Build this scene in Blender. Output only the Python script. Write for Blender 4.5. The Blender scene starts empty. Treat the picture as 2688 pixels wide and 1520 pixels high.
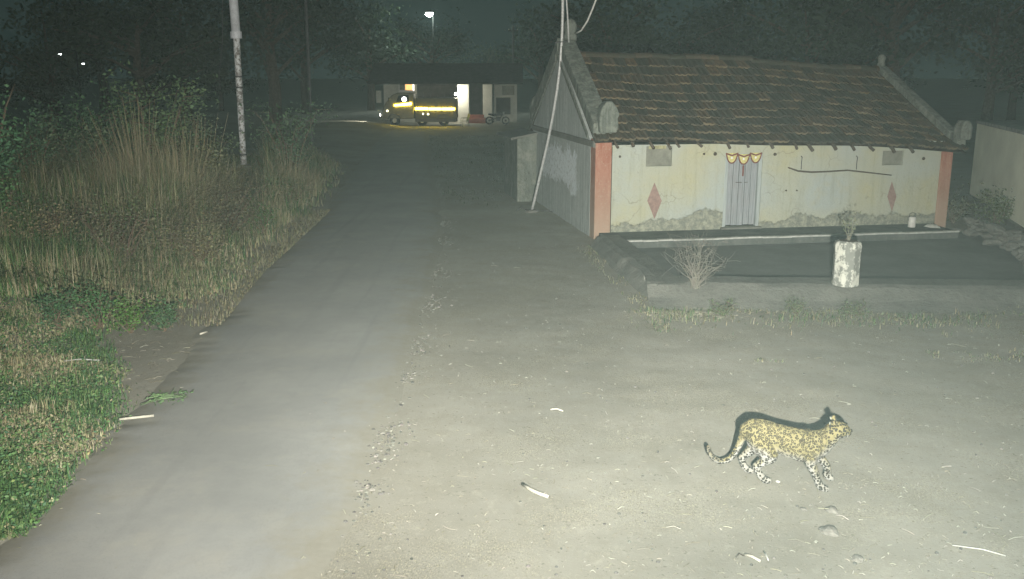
import bpy, math, random
import numpy as np
from mathutils import Vector, Matrix, noise

random.seed(7)
rng = np.random.default_rng(7)
R = math.radians
S = bpy.context.scene
C = S.collection

# ------------------------------------------------------------------ camera
CAM_H, FPX, HORIZON = 3.8, 2450.0, 200.0          # photograph pixels (2688 x 1520)
PITCH = math.atan((760 - HORIZON) / FPX)
cam_d = bpy.data.cameras.new('camera')
cam = bpy.data.objects.new('camera', cam_d); C.objects.link(cam)
cam.location = (0, 0, CAM_H)
cam.rotation_euler = (math.pi / 2 - PITCH, 0, 0)
cam_d.sensor_width = 36.0
cam_d.lens = 36.0 * FPX / 2688.0
cam_d.clip_end = 2000
cam_d.clip_start = 0.05
S.camera = cam

# ------------------------------------------------------------------ world: night sky with a dim glow
W = bpy.data.worlds.new('World'); S.world = W; W.use_nodes = True
nt = W.node_tree; nt.nodes.clear()
wo = nt.nodes.new('ShaderNodeOutputWorld')
sky = nt.nodes.new('ShaderNodeTexSky'); sky.sky_type = 'NISHITA'; sky.sun_disc = False
sky.sun_elevation = R(-3.0); sky.sun_rotation = R(200)
b1 = nt.nodes.new('ShaderNodeBackground'); b1.inputs[1].default_value = 0.05
b2 = nt.nodes.new('ShaderNodeBackground'); b2.inputs[0].default_value = (0.50, 0.92, 0.86, 1); b2.inputs[1].default_value = 0.026
ad = nt.nodes.new('ShaderNodeAddShader')
nt.links.new(sky.outputs[0], b1.inputs[0])
nt.links.new(b1.outputs[0], ad.inputs[0]); nt.links.new(b2.outputs[0], ad.inputs[1]); nt.links.new(ad.outputs[0], wo.inputs[0])

sun_d = bpy.data.lights.new('moon', 'SUN'); sun_d.energy = 0.02; sun_d.angle = R(0.5); sun_d.color = (0.9, 0.95, 1.0)
sun = bpy.data.objects.new('moon', sun_d); C.objects.link(sun); sun.rotation_euler = (R(50), 0, R(-20))
sun.location = (0, 0, 40)

S.view_settings.view_transform = 'Standard'; S.view_settings.look = 'None'
S.view_settings.exposure = 0.0; S.view_settings.gamma = 1.0
S.render.engine = 'CYCLES'
S.cycles.use_denoising = True
S.cycles.use_adaptive_sampling = True
S.cycles.adaptive_threshold = 0.03
S.cycles.max_bounces = 4
S.cycles.diffuse_bounces = 2
S.cycles.volume_bounces = 0
S.cycles.sample_clamp_indirect = 4.0

FLOOD_POWER = 6800.0        # wide emitter
FLOOD_ADDED = 12500.0      # each of three narrow beams, added to flatten the falloff with distance
FLOOD_POS = Vector((0.32, 0.06, CAM_H - 0.42))
NARROW_DIRS = ((-19, -6), (0, -6), (20, -4.5))   # azimuth, elevation in degrees
FLOOD_AIM = FLOOD_POS + Vector((0, math.cos(R(6)), -math.sin(R(6))))

# ------------------------------------------------------------------ pixel -> place helpers (photograph pixels)
def ray(u, v):
    x = (u - 1344) / FPX; z = -(v - 760) / FPX
    c, s = math.cos(PITCH), math.sin(PITCH)
    return Vector((x, c + z * s, z * c - s))
def gp(u, v, z=0.0):
    d = ray(u, v); return Vector((0, 0, CAM_H)) + d * ((z - CAM_H) / d.z)
def atY(u, v, Y):
    d = ray(u, v); return Vector((0, 0, CAM_H)) + d * (Y / d.y)

# ------------------------------------------------------------------ mesh builder
class MB:
    def __init__(s): s.v = []; s.f = []; s.c = []
    def add(s, vs, fs, col=None):
        o = len(s.v); s.v += [tuple(p) for p in vs]; s.f += [tuple(i + o for i in f) for f in fs]
        if col is not None: s.c += [col] * len(vs)
        return s
    def box(s, lo, hi, M=None, col=None):
        x0, y0, z0 = lo; x1, y1, z1 = hi
        vs = [(x0,y0,z0),(x1,y0,z0),(x1,y1,z0),(x0,y1,z0),(x0,y0,z1),(x1,y0,z1),(x1,y1,z1),(x0,y1,z1)]
        if M is not None: vs = [M @ Vector(p) for p in vs]
        return s.add(vs, [(0,3,2,1),(4,5,6,7),(0,1,5,4),(1,2,6,5),(2,3,7,6),(3,0,4,7)], col)
    def tube(s, path, rad, n=8, cap=True, col=None, sx=1.0):
        path = [Vector(p) for p in path]
        if not hasattr(rad, '__len__'): rad = [rad] * len(path)
        rings = []
        up = Vector((0, 0, 1))
        prev = None
        for i, p in enumerate(path):
            t = (path[min(i + 1, len(path) - 1)] - path[max(i - 1, 0)]).normalized()
            a = prev if prev is not None else (Vector((1, 0, 0)) if abs(t.x) < .8 else Vector((0, 1, 0)))
            a = (a - t * a.dot(t)).normalized(); b = t.cross(a); prev = a
            rings.append([p + (a * math.cos(2 * math.pi * k / n) * sx + b * math.sin(2 * math.pi * k / n)) * rad[i] for k in range(n)])
        vs = [q for r in rings for q in r]; fs = []
        for i in range(len(path) - 1):
            for k in range(n):
                k2 = (k + 1) % n
                fs.append((i*n+k, i*n+k2, (i+1)*n+k2, (i+1)*n+k))
        if cap:
            fs.append(tuple(range(n - 1, -1, -1))); fs.append(tuple((len(path)-1)*n + k for k in range(n)))
        return s.add(vs, fs, col)
    def lathe(s, prof, n=16, at=(0, 0, 0), jit=0.0):
        vs = []; fs = []
        for (r, z) in prof:
            for k in range(n):
                a = 2 * math.pi * k / n
                rr = r * (1 + random.uniform(-jit, jit))
                vs.append((at[0] + rr * math.cos(a), at[1] + rr * math.sin(a), at[2] + z))
        for i in range(len(prof) - 1):
            for k in range(n):
                k2 = (k + 1) % n
                fs.append((i*n+k, i*n+k2, (i+1)*n+k2, (i+1)*n+k))
        fs.append(tuple(range(n - 1, -1, -1))); fs.append(tuple((len(prof)-1)*n + k for k in range(n)))
        return s.add(vs, fs)
    def prism(s, outline, d0, d1, axis='y'):
        """outline in (x,z) extruded along y, or (y,z) extruded along x"""
        n = len(outline)
        P = (lambda a, b, d: (a, d, b)) if axis == 'y' else ((lambda a, b, d: (d, a, b)) if axis == 'x' else (lambda a, b, d: (a, b, d)))
        vs = [P(a, b, d0) for a, b in outline] + [P(a, b, d1) for a, b in outline]
        fs = [tuple(range(n)), tuple(range(2 * n - 1, n - 1, -1))]
        fs += [(i, (i + 1) % n + 0, (i + 1) % n + n, i + n) for i in range(n)]
        return s.add(vs, fs)
    def build(s, name, mat=None, parent=None, smooth=False, bevel=0.0, fixn=True):
        me = bpy.data.meshes.new(name)
        me.from_pydata(s.v, [], s.f); me.update()
        if s.c:
            ca = me.color_attributes.new('Col', 'FLOAT_COLOR', 'POINT')
            ca.data.foreach_set('color', np.array([(c[0], c[1], c[2], 1.0) for c in s.c], dtype=np.float32).ravel())
        if fixn:
            import bmesh
            bm = bmesh.new(); bm.from_mesh(me); bmesh.ops.recalc_face_normals(bm, faces=bm.faces); bm.to_mesh(me); bm.free()
        if mat: me.materials.append(mat)
        if smooth: me.polygons.foreach_set('use_smooth', [True] * len(me.polygons))
        o = bpy.data.objects.new(name, me); C.objects.link(o)
        if parent: o.parent = parent
        if bevel > 0:
            m = o.modifiers.new('bevel', 'BEVEL'); m.width = bevel; m.segments = 2; m.limit_method = 'ANGLE'; m.angle_limit = R(40)
        return o

def vary(c, s=.22):
    k = random.uniform(1 - s, 1 + s); return (c[0] * k, c[1] * k * random.uniform(.93, 1.07), c[2] * k)
def tag(o, label=None, cat=None, group=None, kind=None):
    if label: o['label'] = label
    if cat: o['category'] = cat
    if group: o['group'] = group
    if kind: o['kind'] = kind
    return o
def empty(name, loc=(0, 0, 0), rz=0.0, label=None, cat=None, group=None):
    o = bpy.data.objects.new(name, None); C.objects.link(o); o.location = loc; o.rotation_euler = (0, 0, rz)
    o.empty_display_size = 0.2
    return tag(o, label, cat, group)
def copy_tree(o, parent=None):
    c = o.copy(); C.objects.link(c); c.parent = parent
    for ch in list(o.children): copy_tree(ch, c)
    return c

# ------------------------------------------------------------------ materials
class NT:
    """tiny node graph helper"""
    def __init__(s, name, rough=0.9, spec=0.2):
        s.m = bpy.data.materials.new(name); s.m.use_nodes = True
        s.t = s.m.node_tree; s.b = s.t.nodes['Principled BSDF']
        s.b.inputs['Roughness'].default_value = rough
        s.b.inputs['Specular IOR Level'].default_value = spec
        tc = s.t.nodes.new('ShaderNodeTexCoord'); s.obj = tc.outputs['Object']; s.gen = tc.outputs['Generated']
    def n(s, t, **k):
        x = s.t.nodes.new(t)
        for a, b in k.items(): setattr(x, a, b)
        return x
    def l(s, a, b): s.t.links.new(a, b)
    def val(s, sock, v):
        if hasattr(v, 'is_output') or isinstance(v, bpy.types.NodeSocket): s.l(v, sock)
        else: sock.default_value = v
    def noise(s, scale=5, detail=4, rough=.6, vec=None, dist=0.0):
        x = s.n('ShaderNodeTexNoise'); s.l(vec or s.obj, x.inputs['Vector'])
        x.inputs['Scale'].default_value = scale; x.inputs['Detail'].default_value = detail; x.inputs['Roughness'].default_value = rough
        x.inputs['Distortion'].default_value = dist
        return x.outputs['Fac']
    def voro(s, scale=5, vec=None, feature='F1', out='Distance', rnd=1.0):
        x = s.n('ShaderNodeTexVoronoi', feature=feature); s.l(vec or s.obj, x.inputs['Vector'])
        x.inputs['Scale'].default_value = scale; x.inputs['Randomness'].default_value = rnd
        return x.outputs[out]
    def mapping(s, sc=(1, 1, 1), loc=(0, 0, 0), rot=(0, 0, 0), vec=None):
        x = s.n('ShaderNodeMapping'); s.l(vec or s.obj, x.inputs['Vector'])
        x.inputs['Scale'].default_value = sc; x.inputs['Location'].default_value = loc; x.inputs['Rotation'].default_value = rot
        return x.outputs[0]
    def ramp(s, fac, stops, interp='LINEAR'):
        x = s.n('ShaderNodeValToRGB'); s.l(fac, x.inputs[0]); x.color_ramp.interpolation = interp
        e = x.color_ramp.elements
        while len(e) < len(stops): e.new(0.5)
        for i, (p, c) in enumerate(stops):
            e[i].position = p; e[i].color = (c, c, c, 1) if not hasattr(c, '__len__') else (c[0], c[1], c[2], 1)
        return x.outputs[0]
    def mix(s, fac, a, b, mode='MIX'):
        x = s.n('ShaderNodeMix', data_type='RGBA', blend_type=mode)
        s.val(x.inputs[0], fac)
        for sock, v in ((x.inputs[6], a), (x.inputs[7], b)):
            if isinstance(v, bpy.types.NodeSocket): s.l(v, sock)
            else: sock.default_value = (v[0], v[1], v[2], 1)
        return x.outputs[2]
    def math(s, op, a, b=0.0, c=None):
        x = s.n('ShaderNodeMath', operation=op)
        s.val(x.inputs[0], a); s.val(x.inputs[1], b)
        if c is not None: s.val(x.inputs[2], c)
        return x.outputs[0]
    def sep(s, vec=None):
        x = s.n('ShaderNodeSeparateXYZ'); s.l(vec or s.obj, x.inputs[0]); return x.outputs
    def attr(s, name, out='Color'):
        x = s.n('ShaderNodeAttribute', attribute_name=name); return x.outputs[out]
    def rand(s):
        return s.n('ShaderNodeObjectInfo').outputs['Random']
    def color(s, v):
        if isinstance(v, bpy.types.NodeSocket): s.l(v, s.b.inputs['Base Color'])
        else: s.b.inputs['Base Color'].default_value = (v[0], v[1], v[2], 1)
        return s
    def bump(s, h, strength=.3, dist=.02):
        x = s.n('ShaderNodeBump'); x.inputs['Strength'].default_value = strength; x.inputs['Distance'].default_value = dist
        s.l(h, x.inputs['Height']); s.l(x.outputs[0], s.b.inputs['Normal']); return s

def simple(name, col, rough=.8, spec=.3, var=.25, scale=8, metal=0.0, bump=0.15):
    g = NT(name, rough, spec)
    a = [c * (1 - var) for c in col]; b = [min(1, c * (1 + var)) for c in col]
    f = g.noise(scale, 5, .65)
    g.color(g.mix(g.ramp(f, [(.3, 0.0), (.7, 1.0)]), a, b)); g.b.inputs['Metallic'].default_value = metal
    if bump: g.bump(f, bump, .01)
    return g.m
def emit(name, col, strength):
    m = bpy.data.materials.new(name); m.use_nodes = True
    b = m.node_tree.nodes['Principled BSDF']
    b.inputs['Base Color'].default_value = (*col, 1)
    b.inputs['Emission Color'].default_value = (*col, 1); b.inputs['Emission Strength'].default_value = strength
    return m

# dirt yard
g = NT('dirt', .95, .1)
n1 = g.noise(.35, 5, .6); n2 = g.noise(3.0, 6, .65); n3 = g.noise(38, 4, .7)
c = g.mix(g.ramp(n1, [(.35, 0.0), (.65, 1.0)]), (.262, .252, .212), (.335, .326, .284))
c = g.mix(g.ramp(n2, [(.4, 0.0), (.75, .4)]), c, (.235, .22, .172))
c = g.mix(g.ramp(g.noise(1.1, 6, .7, g.mapping((1, .6, 1), (31, 7, 0))), [(.52, 0.0), (.72, .35)]), c, (.205, .192, .15))
c = g.mix(g.ramp(g.noise(8, 5, .7, g.mapping((1, .7, 1), (3, 17, 0))), [(.56, 0.0), (.70, .45)]), c, (.40, .385, .32))
fl = g.ramp(n3, [(.62, 0.0), (.70, .6)])
c = g.mix(fl, c, (.46, .44, .34))
dk = g.ramp(g.noise(24, 3, .6), [(.30, .6), (.38, 0.0)])
c = g.mix(dk, c, (.12, .11, .085))
fz = g.noise(75, 2, .6, g.mapping((1, .45, 1))); fmask = g.ramp(g.noise(.55, 5, .65, g.mapping((1, 1, 1), (4, 9, 0))), [(.46, 0.0), (.62, 1.0)])
c = g.mix(g.math('MULTIPLY', g.ramp(fz, [(.55, 0.0), (.66, .8)]), fmask), c, (.47, .44, .31))
c = g.mix(g.math('MULTIPLY', g.ramp(fz, [(.32, .7), (.42, 0.0)]), fmask), c, (.15, .13, .09))
g.color(c); g.bump(g.math('ADD', n2, g.math('MULTIPLY', n3, .5)), .3, .02)
M_dirt = g.m

# road: worn grey cement road
g = NT('road_surface', .9, .2)
n1 = g.noise(.6, 5, .6); n2 = g.noise(6, 6, .7); n3 = g.noise(70, 3, .7)
c = g.mix(g.ramp(n1, [(.3, 0.0), (.7, 1.0)]), (.262, .268, .258), (.33, .335, .318))
c = g.mix(g.ramp(n2, [(.45, 0.0), (.8, .45)]), c, (.235, .24, .235))
dust = g.ramp(g.noise(.9, 6, .7), [(.52, 0.0), (.70, .6)])
c = g.mix(dust, c, (.35, .342, .30))
tyre = g.noise(1.0, 4, .6, g.mapping((3.2, .10, 1)))
c = g.mix(g.ramp(tyre, [(.55, 0.0), (.75, .35)]), c, (.20, .205, .20))
c = g.mix(g.ramp(n3, [(.35, .25), (.45, 0.0)]), c, (.12, .12, .12))
ed = g.math('ADD', g.attr('Col', 'Fac'), g.math('MULTIPLY', g.math('SUBTRACT', g.noise(1.6, 7, .75), .5), 1.7))
c = g.mix(g.ramp(ed, [(.42, 0.0), (.92, .97)]), c, g.mix(g.noise(9, 5, .7), (.225, .215, .175), (.32, .31, .265)))
g.color(c); g.bump(g.math('ADD', n2, n3), .25, .01)
M_road = g.m

M_stone = simple('stone', (.17, .165, .145), .9, .2, .35, 14)
M_paleconcrete = simple('pale_concrete', (.27, .28, .26), .9, .2, .3, 7)

# courtyard slab
g = NT('court_cement', .85, .25)
n1 = g.noise(.8, 6, .65); n2 = g.noise(9, 5, .7)
c = g.mix(g.ramp(n1, [(.3, 0.0), (.7, 1.0)]), (.112, .119, .110), (.16, .168, .155))
c = g.mix(g.ramp(n2, [(.5, 0.0), (.8, .5)]), c, (.085, .09, .082))
c = g.mix(g.ramp(g.noise(2.2, 7, .75), [(.6, 0.0), (.72, .5)]), c, (.21, .20, .17))
g.color(c); g.bump(n2, .3, .02)
M_court = g.m
g = NT('kerb_cement', .9, .2)
n1 = g.noise(1.5, 6, .7); n2 = g.noise(14, 5, .7)
c = g.mix(g.ramp(n1, [(.3, 0.0), (.7, 1.0)]), (.125, .13, .115), (.20, .20, .175))
c = g.mix(g.ramp(n2, [(.52, 0.0), (.75, .6)]), c, (.07, .075, .065))
g.color(c); g.bump(g.math('ADD', n1, n2), .6, .03)
M_kerb = g.m

g = NT('stained_ledge', .9, .15)
n1 = g.noise(1.2, 6, .7, g.mapping((1, 1, .4))); n2 = g.noise(8, 6, .75)
c = g.mix(g.ramp(n1, [(.35, 0.0), (.65, 1.0)]), (.062, .07, .064), (.115, .125, .115)); c = g.mix(g.ramp(n2, [(.52, 0.0), (.7, .5)]), c, (.17, .175, .155))
g.color(c); g.bump(n2, .4, .02); M_ledge = g.m
# cream lime-washed wall with patches and worn base
g = NT('cream_wall', .9, .15)
x, y, z = g.sep()
n1 = g.noise(.55, 5, .6); n2 = g.noise(2.2, 6, .65); n3 = g.noise(16, 5, .7)
c = g.mix(g.ramp(n1, [(.36, 0.0), (.60, 1.0)]), (.41, .40, .262), (.37, .41, .385))
c = g.mix(g.ramp(n2, [(.5, 0.0), (.72, .5)]), c, (.42, .38, .215))
streak = g.noise(3.0, 5, .7, g.mapping((2.5, 1, .22)))
c = g.mix(g.ramp(streak, [(.52, 0.0), (.74, .55)]), c, (.25, .26, .19))
spot = g.noise(5.5, 3, .5)
c = g.mix(g.ramp(spot, [(.69, 0.0), (.74, .5)]), c, (.24, .25, .20))
wv_ = g.n('ShaderNodeVectorMath', operation='MULTIPLY_ADD'); nz_ = g.n('ShaderNodeTexNoise'); g.l(g.obj, nz_.inputs['Vector']); nz_.inputs['Scale'].default_value = 3
g.l(nz_.outputs['Color'], wv_.inputs[0]); wv_.inputs[1].default_value = (.5, .5, .5); g.l(g.obj, wv_.inputs[2])
crk = g.ramp(g.voro(.8, wv_.outputs[0], 'DISTANCE_TO_EDGE'), [(.003, .45), (.010, 0.0)])
c = g.mix(g.math('MULTIPLY', crk, g.ramp(g.noise(.7, 4, .6, g.mapping((1, 1, 1), (5, 0, 3))), [(.48, 0.0), (.58, 1.0)])), c, (.17, .17, .135))
# worn plaster near the plinth
edge = g.math('ADD', g.math('ADD', g.math('ADD', g.math('MULTIPLY', g.noise(.55, 3, .5, g.mapping((1, 1, .2))), 1.5), -.62), g.math('MULTIPLY', g.noise(4.2, 8, .85, g.mapping((1, 1, 1.2))), .55)), -.10)
m = g.math('SUBTRACT', g.math('ADD', edge, .15), z)
wear = g.ramp(g.math('ADD', g.math('MULTIPLY', m, 3.2), .35), [(.45, 0.0), (.56, 1.0)])
wc = g.mix(g.ramp(g.noise(7, 6, .8), [(.42, 0.0), (.6, 1.0)]), (.17, .18, .155), (.33, .34, .26))
c = g.mix(wear, c, wc)
g.color(c); g.bump(g.math('ADD', g.math('ADD', n3, g.math('MULTIPLY', n2, 2.5)), g.math('MULTIPLY', wear, -1.6)), .6, .03)
M_cream = g.m

# brick-red painted plaster
g = NT('red_plaster', .9, .15)
n2 = g.noise(2.0, 6, .7, g.mapping((3, 3, .8))); n3 = g.noise(18, 5, .7)
c = g.mix(g.ramp(n2, [(.35, 0.0), (.65, 1.0)]), (.27, .095, .06), (.37, .20, .145))
c = g.mix(g.ramp(n3, [(.55, 0.0), (.75, .7)]), c, (.40, .33, .25))
z = g.sep()[2]
c = g.mix(g.ramp(g.math('ADD', g.math('MULTIPLY', z, .45), g.math('MULTIPLY', n2, .4)), [(.25, .8), (.95, 0.0)]), c, (.36, .28, .21))
g.color(c); g.bump(n3, .3, .02)
M_red = g.m

# grey weathered gable plaster with bluish white-wash patch
g = NT('grey_gable', .95, .1)
x, y, z = g.sep()
n1 = g.noise(1.0, 6, .65); n2 = g.noise(7, 6, .72); st = g.noise(2.0, 6, .7, g.mapping((1, 3.2, .28)))
c = g.mix(g.ramp(st, [(.35, 0.0), (.66, 1.0)]), (.31, .34, .33), (.52, .55, .53))
c = g.mix(g.ramp(n2, [(.52, 0.0), (.75, .5)]), c, (.17, .19, .18))
def band(v, a, b, w):
    up = g.math('SMOOTHSTEP', v, a - w, a + w) if False else g.math('MULTIPLY', g.math('SUBTRACT', v, a), 1.0 / w)
    dn = g.math('MULTIPLY', g.math('SUBTRACT', b, v), 1.0 / w)
    return g.math('MINIMUM', up, dn)
bm_ = g.math('MINIMUM', band(y, 1.5, 6.3, .5), band(z, .75, 2.1, .35))
bm_ = g.math('ADD', bm_, g.math('MULTIPLY', g.math('SUBTRACT', g.noise(1.6, 7, .75), .5), 5.0))
msk = g.ramp(g.math('MULTIPLY', bm_, .5), [(.2, 0.0), (.42, .9)])
c = g.mix(msk, c, g.mix(n2, (.70, .77, .82), (.84, .88, .90)))
fle = g.ramp(g.noise(9, 6, .8), [(.52, 0.0), (.60, .7)])
c = g.mix(fle, c, (.34, .37, .365))
g.color(c); g.bump(g.math('ADD', n2, st), .5, .03)
M_gable = g.m

g = NT('mossy_plaster', .95, .1)
n1 = g.noise(3.0, 6, .7); n2 = g.noise(14, 6, .75); st = g.noise(2.5, 6, .7, g.mapping((3, 3, .5)))
c = g.mix(g.ramp(st, [(.35, 0.0), (.66, 1.0)]), (.105, .12, .105), (.215, .235, .205))
c = g.mix(g.ramp(n1, [(.5, 0.0), (.7, .7)]), c, (.30, .31, .26)); c = g.mix(g.ramp(n2, [(.5, 0.0), (.68, .7)]), c, (.07, .08, .055))
g.color(c); g.bump(g.math('ADD', n2, st), .6, .04)
M_moss = g.m
# roof tile
g = NT('clay_tile', .85, .2)
rnd = g.rand()
n1 = g.noise(7, 6, .7); n2 = g.noise(40, 4, .7)
nw = g.n('ShaderNodeNewGeometry').outputs['Position']
patch = g.noise(.75, 5, .65, nw)
base = g.ramp(g.math('ADD', g.math('MULTIPLY', rnd, .55), g.math('MULTIPLY', patch, .6)),
              [(.20, (.040, .040, .030)), (.50, (.058, .052, .038)), (.70, (.085, .060, .040)), (.84, (.115, .078, .048)), (.95, (.165, .105, .058))])
c = g.mix(g.ramp(n1, [(.42, 0.0), (.68, .75)]), base, (.045, .050, .034))
c = g.mix(g.ramp(n2, [(.60, 0.0), (.74, .5)]), c, (.20, .17, .08))
g.color(c); g.bump(g.math('ADD', n1, n2), .5, .015)
M_tile = g.m
g = NT('clay_tile_edge', .85, .2)
rnd = g.rand(); n1 = g.noise(2.6, 7, .8, g.n('ShaderNodeNewGeometry').outputs['Position'])
g.color(g.mix(g.ramp(g.math('ADD', n1, g.math('MULTIPLY', rnd, .25)), [(.50, 0.0), (.80, 1.0)]), (.042, .039, .031), (.17, .135, .080))); M_tiledge = g.m
M_sheath = simple('roof_timber', (.045, .035, .025), .9, .1, .4, 9)

# old painted wood (door)
g = NT('door_wood', .75, .25)
st = g.noise(3.0, 7, .7, g.mapping((14, 4, .5))); n1 = g.noise(2, 5, .6)
c = g.mix(g.ramp(st, [(.35, 0.0), (.68, 1.0)]), (.18, .195, .205), (.35, .38, .40))
c = g.mix(g.ramp(n1, [(.45, 0.0), (.7, .5)]), c, (.26, .25, .25))
g.color(c); g.bump(st, .4, .01)
M_door = g.m
g = NT('door_frame_wood', .75, .25)
st = g.noise(3.0, 7, .7, g.mapping((12, 4, .6)))
g.color(g.mix(g.ramp(st, [(.3, 0.0), (.7, 1.0)]), (.27, .31, .31), (.40, .44, .43))); g.bump(st, .3, .01)
M_frame = g.m
M_darkwood = simple('dark_wood', (.075, .06, .045), .85, .2, .45, 12)
M_dark = simple('dark_void', (.015, .016, .015), .95, .05, .2, 5)
M_board = simple('grey_board', (.20, .205, .17), .9, .1, .25, 5)
M_diamond = simple('brown_paint', (.27, .185, .16), .9, .1, .22, 9)
M_iron = simple('old_iron', (.10, .10, .10), .6, .4, .4, 14, .4)
M_galv = simple('galvanised_pipe', (.46, .47, .46), .5, .5, .3, 20, .2)
M_white = simple('white_paint', (.70, .71, .68), .7, .3, .15, 9)
M_whitedirty = simple('white_cloth', (.60, .60, .56), .85, .2, .2, 12)
M_peeled = simple('peeled_wood', (.44, .43, .36), .8, .2, .2, 25)
M_ledgeedge = simple('lime_edge', (.42, .43, .40), .9, .1, .3, 6)

# electricity pole paint: white-ish, flaking
g = NT('pole_paint', .6, .4)
n1 = g.noise(6, 6, .75, g.mapping((1, 1, .9))); z = g.sep()[2]
c = g.mix(g.ramp(n1, [(.46, 0.0), (.56, 1.0)]), (.80, .81, .82), (.22, .20, .18))
g.color(c); g.bump(n1, .3, .01)
M_pole = g.m
M_polegrey = simple('pole_steel', (.78, .80, .84), .55, .4, .15, 6, 0.0)

# leaves and grass carry their own colour
def leafmat(name, rough=.7, spec=.25):
    g = NT(name, rough, spec)
    g.color(g.attr('Col'))
    return g.m
M_leaf = leafmat('leaf', .65, .3)
M_grass = leafmat('grass_blade', .8, .15)
M_straw = leafmat('straw', .8, .2)
M_bark = simple('bark', (.10, .08, .06), .95, .1, .4, 10)

# ------------------------------------------------------------------ the ground, one sheet
def sm(a, b, x):
    t = min(1, max(0, (x - a) / (b - a))); return t * t * (3 - 2 * t)
def gh(x, y):
    h = 0.0
    bank = sm(0.0, 4.5, -5.4 - .03 * y - x) if y > 0 else 0
    if bank > 0: h += bank * (.35 + .12 * noise.noise(Vector((x * .35, y * .35, 3))))
    amp = .0025 + .008 * sm(-1.0, .8, x) + .006 * sm(-5.2, -6.5, x)
    if x > 2.55 and 16.25 < y < 23.2: h -= .07 * sm(2.55, 2.75, x) * sm(16.2, 16.45, y)
    if -2.8 < x < -.9: amp *= .1
    h += amp * (noise.noise(Vector((x * 1.3, y * 1.3, 0))) + .8 * noise.noise(Vector((x * 3.3, y * 3.3, 7))))
    if 5 < y < 15:      # old wheel ruts and trodden hollows in the dirt
        for x0 in (.25, 1.55):
            dx_ = x - x0 - .5 * math.sin(y * .32 + 1) - .04 * y
            h -= .016 * math.exp(-(dx_ / .13) ** 2) * (.6 + .4 * noise.noise(Vector((y * 2, x0, 0))))
        if x > -.8: h -= .014 * max(0, noise.noise(Vector((x * 2.4, y * 2.4, 55))) - .25)
    return h - .012
def axis(fine0, fine1, step, lo, hi):
    a = list(np.arange(fine0, fine1 + 1e-6, step))
    s = step; p = fine1
    while p < hi: s *= 1.35; p += s; a.append(min(p, hi))
    s = step; p = fine0; b = []
    while p > lo: s *= 1.35; p -= s; b.append(max(p, lo))
    return b[::-1] + a
xs = axis(-14, 13, .14, -900, 900); ys = axis(5, 30, .14, -120, 1500)
mb = MB(); nx = len(xs)
mb.v = [(x, y, gh(x, y) if -40 < x < 40 and -5 < y < 120 else -.012) for y in ys for x in xs]
mb.f = [(j*nx+i, j*nx+i+1, (j+1)*nx+i+1, (j+1)*nx+i) for j in range(len(ys)-1) for i in range(nx-1)]
tag(mb.build('ground', M_dirt, smooth=True, fixn=False), kind='structure')

# road: a slightly raised sheet with a crumbled right edge
mb = MB(); rows = []
def road_edges(y):
    xr = np.interp(y, [0, 7, 8, 10.7, 18.7, 23.6, 34, 50, 72], [-1.55, -1.57, -1.55, -1.50, -1.66, -1.88, -2.9, -4.6, -6.5])
    xl = np.interp(y, [0, 7, 12, 18, 26, 38, 50, 72], [-4.15, -4.2, -4.45, -5.0, -5.3, -6.4, -7.6, -9.6])
    return xl, xr
y = -2.0
while y < 72:
    xl, xr = road_edges(y)
    xr += .16 * noise.noise(Vector((y * .7, 0, 0))) + .05 * noise.noise(Vector((y * 1.6, 3, 0)))
    xl += .20 * noise.noise(Vector((y * .7, 9, 0))) + .08 * noise.noise(Vector((y * 4, 5, 0)))
    row = [(xl - .25, y, -.08), (xl, y, .012 + .02 * noise.noise(Vector((y * 1.7, 30, 0))))] + [(xl + (xr - xl) * t, y, .028 + .016 * math.sin(math.pi * t)) for t in (.15, .3, .5, .7, .85)] + [(xr - .12, y, .022), (xr, y, .006), (xr + .45, y, -.05)]
    rows.append(row); y += .07 if y < 30 else .5
k = len(rows[0]); mb.v = [p for r in rows for p in r]
mb.f = [(j*k+i, j*k+i+1, (j+1)*k+i+1, (j+1)*k+i) for j in range(len(rows)-1) for i in range(k-1)]
mb.c = [((1.0, .9, .45, .1, 0, .15, .5, .72, .95, 1.0)[i % k],) * 3 for i in range(len(mb.v))]
tag(mb.build('road', M_road, smooth=True, fixn=False), kind='structure')

# ------------------------------------------------------------------ floodlight at the camera mast (behind the lens, lights the yard)
fl = empty('flood_lamp', (0.32, -0.30, 0), 0, 'white LED flood lamp on a steel mast, out of frame below the camera', 'lamp')
MB().tube([(0, 0, 0), (0, 0, 3.55)], .045, 12).build('mast', M_galv, fl, True)
MB().box((-.03, 0, 3.33), (.03, .20, 3.37)).build('bracket', M_iron, fl)
MB().box((-.14, .16, 3.28), (.14, .30, 3.48)).build('housing', M_iron, fl, bevel=.01)
MB().box((-.12, .301, 3.30), (.12, .305, 3.46)).build('lens', emit('lamp_lens', (1, 1, .96), 20), fl)
ld = bpy.data.lights.new('flood_beam', 'SPOT'); ld.energy = FLOOD_POWER; ld.color = (1.0, .955, .86)
ld.spot_size = R(130); ld.spot_blend = 1.0; ld.shadow_soft_size = .035
lo = bpy.data.objects.new('flood_beam', ld); C.objects.link(lo); lo.parent = fl
lo.location = FLOOD_POS - Vector(fl.location)
lo.rotation_euler = (FLOOD_AIM - FLOOD_POS).to_track_quat('-Z', 'Y').to_euler()
ld2 = ld.copy(); ld2.name = 'flood_added_beam'; ld2.energy = FLOOD_ADDED; ld2.spot_size = R(50)
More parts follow.
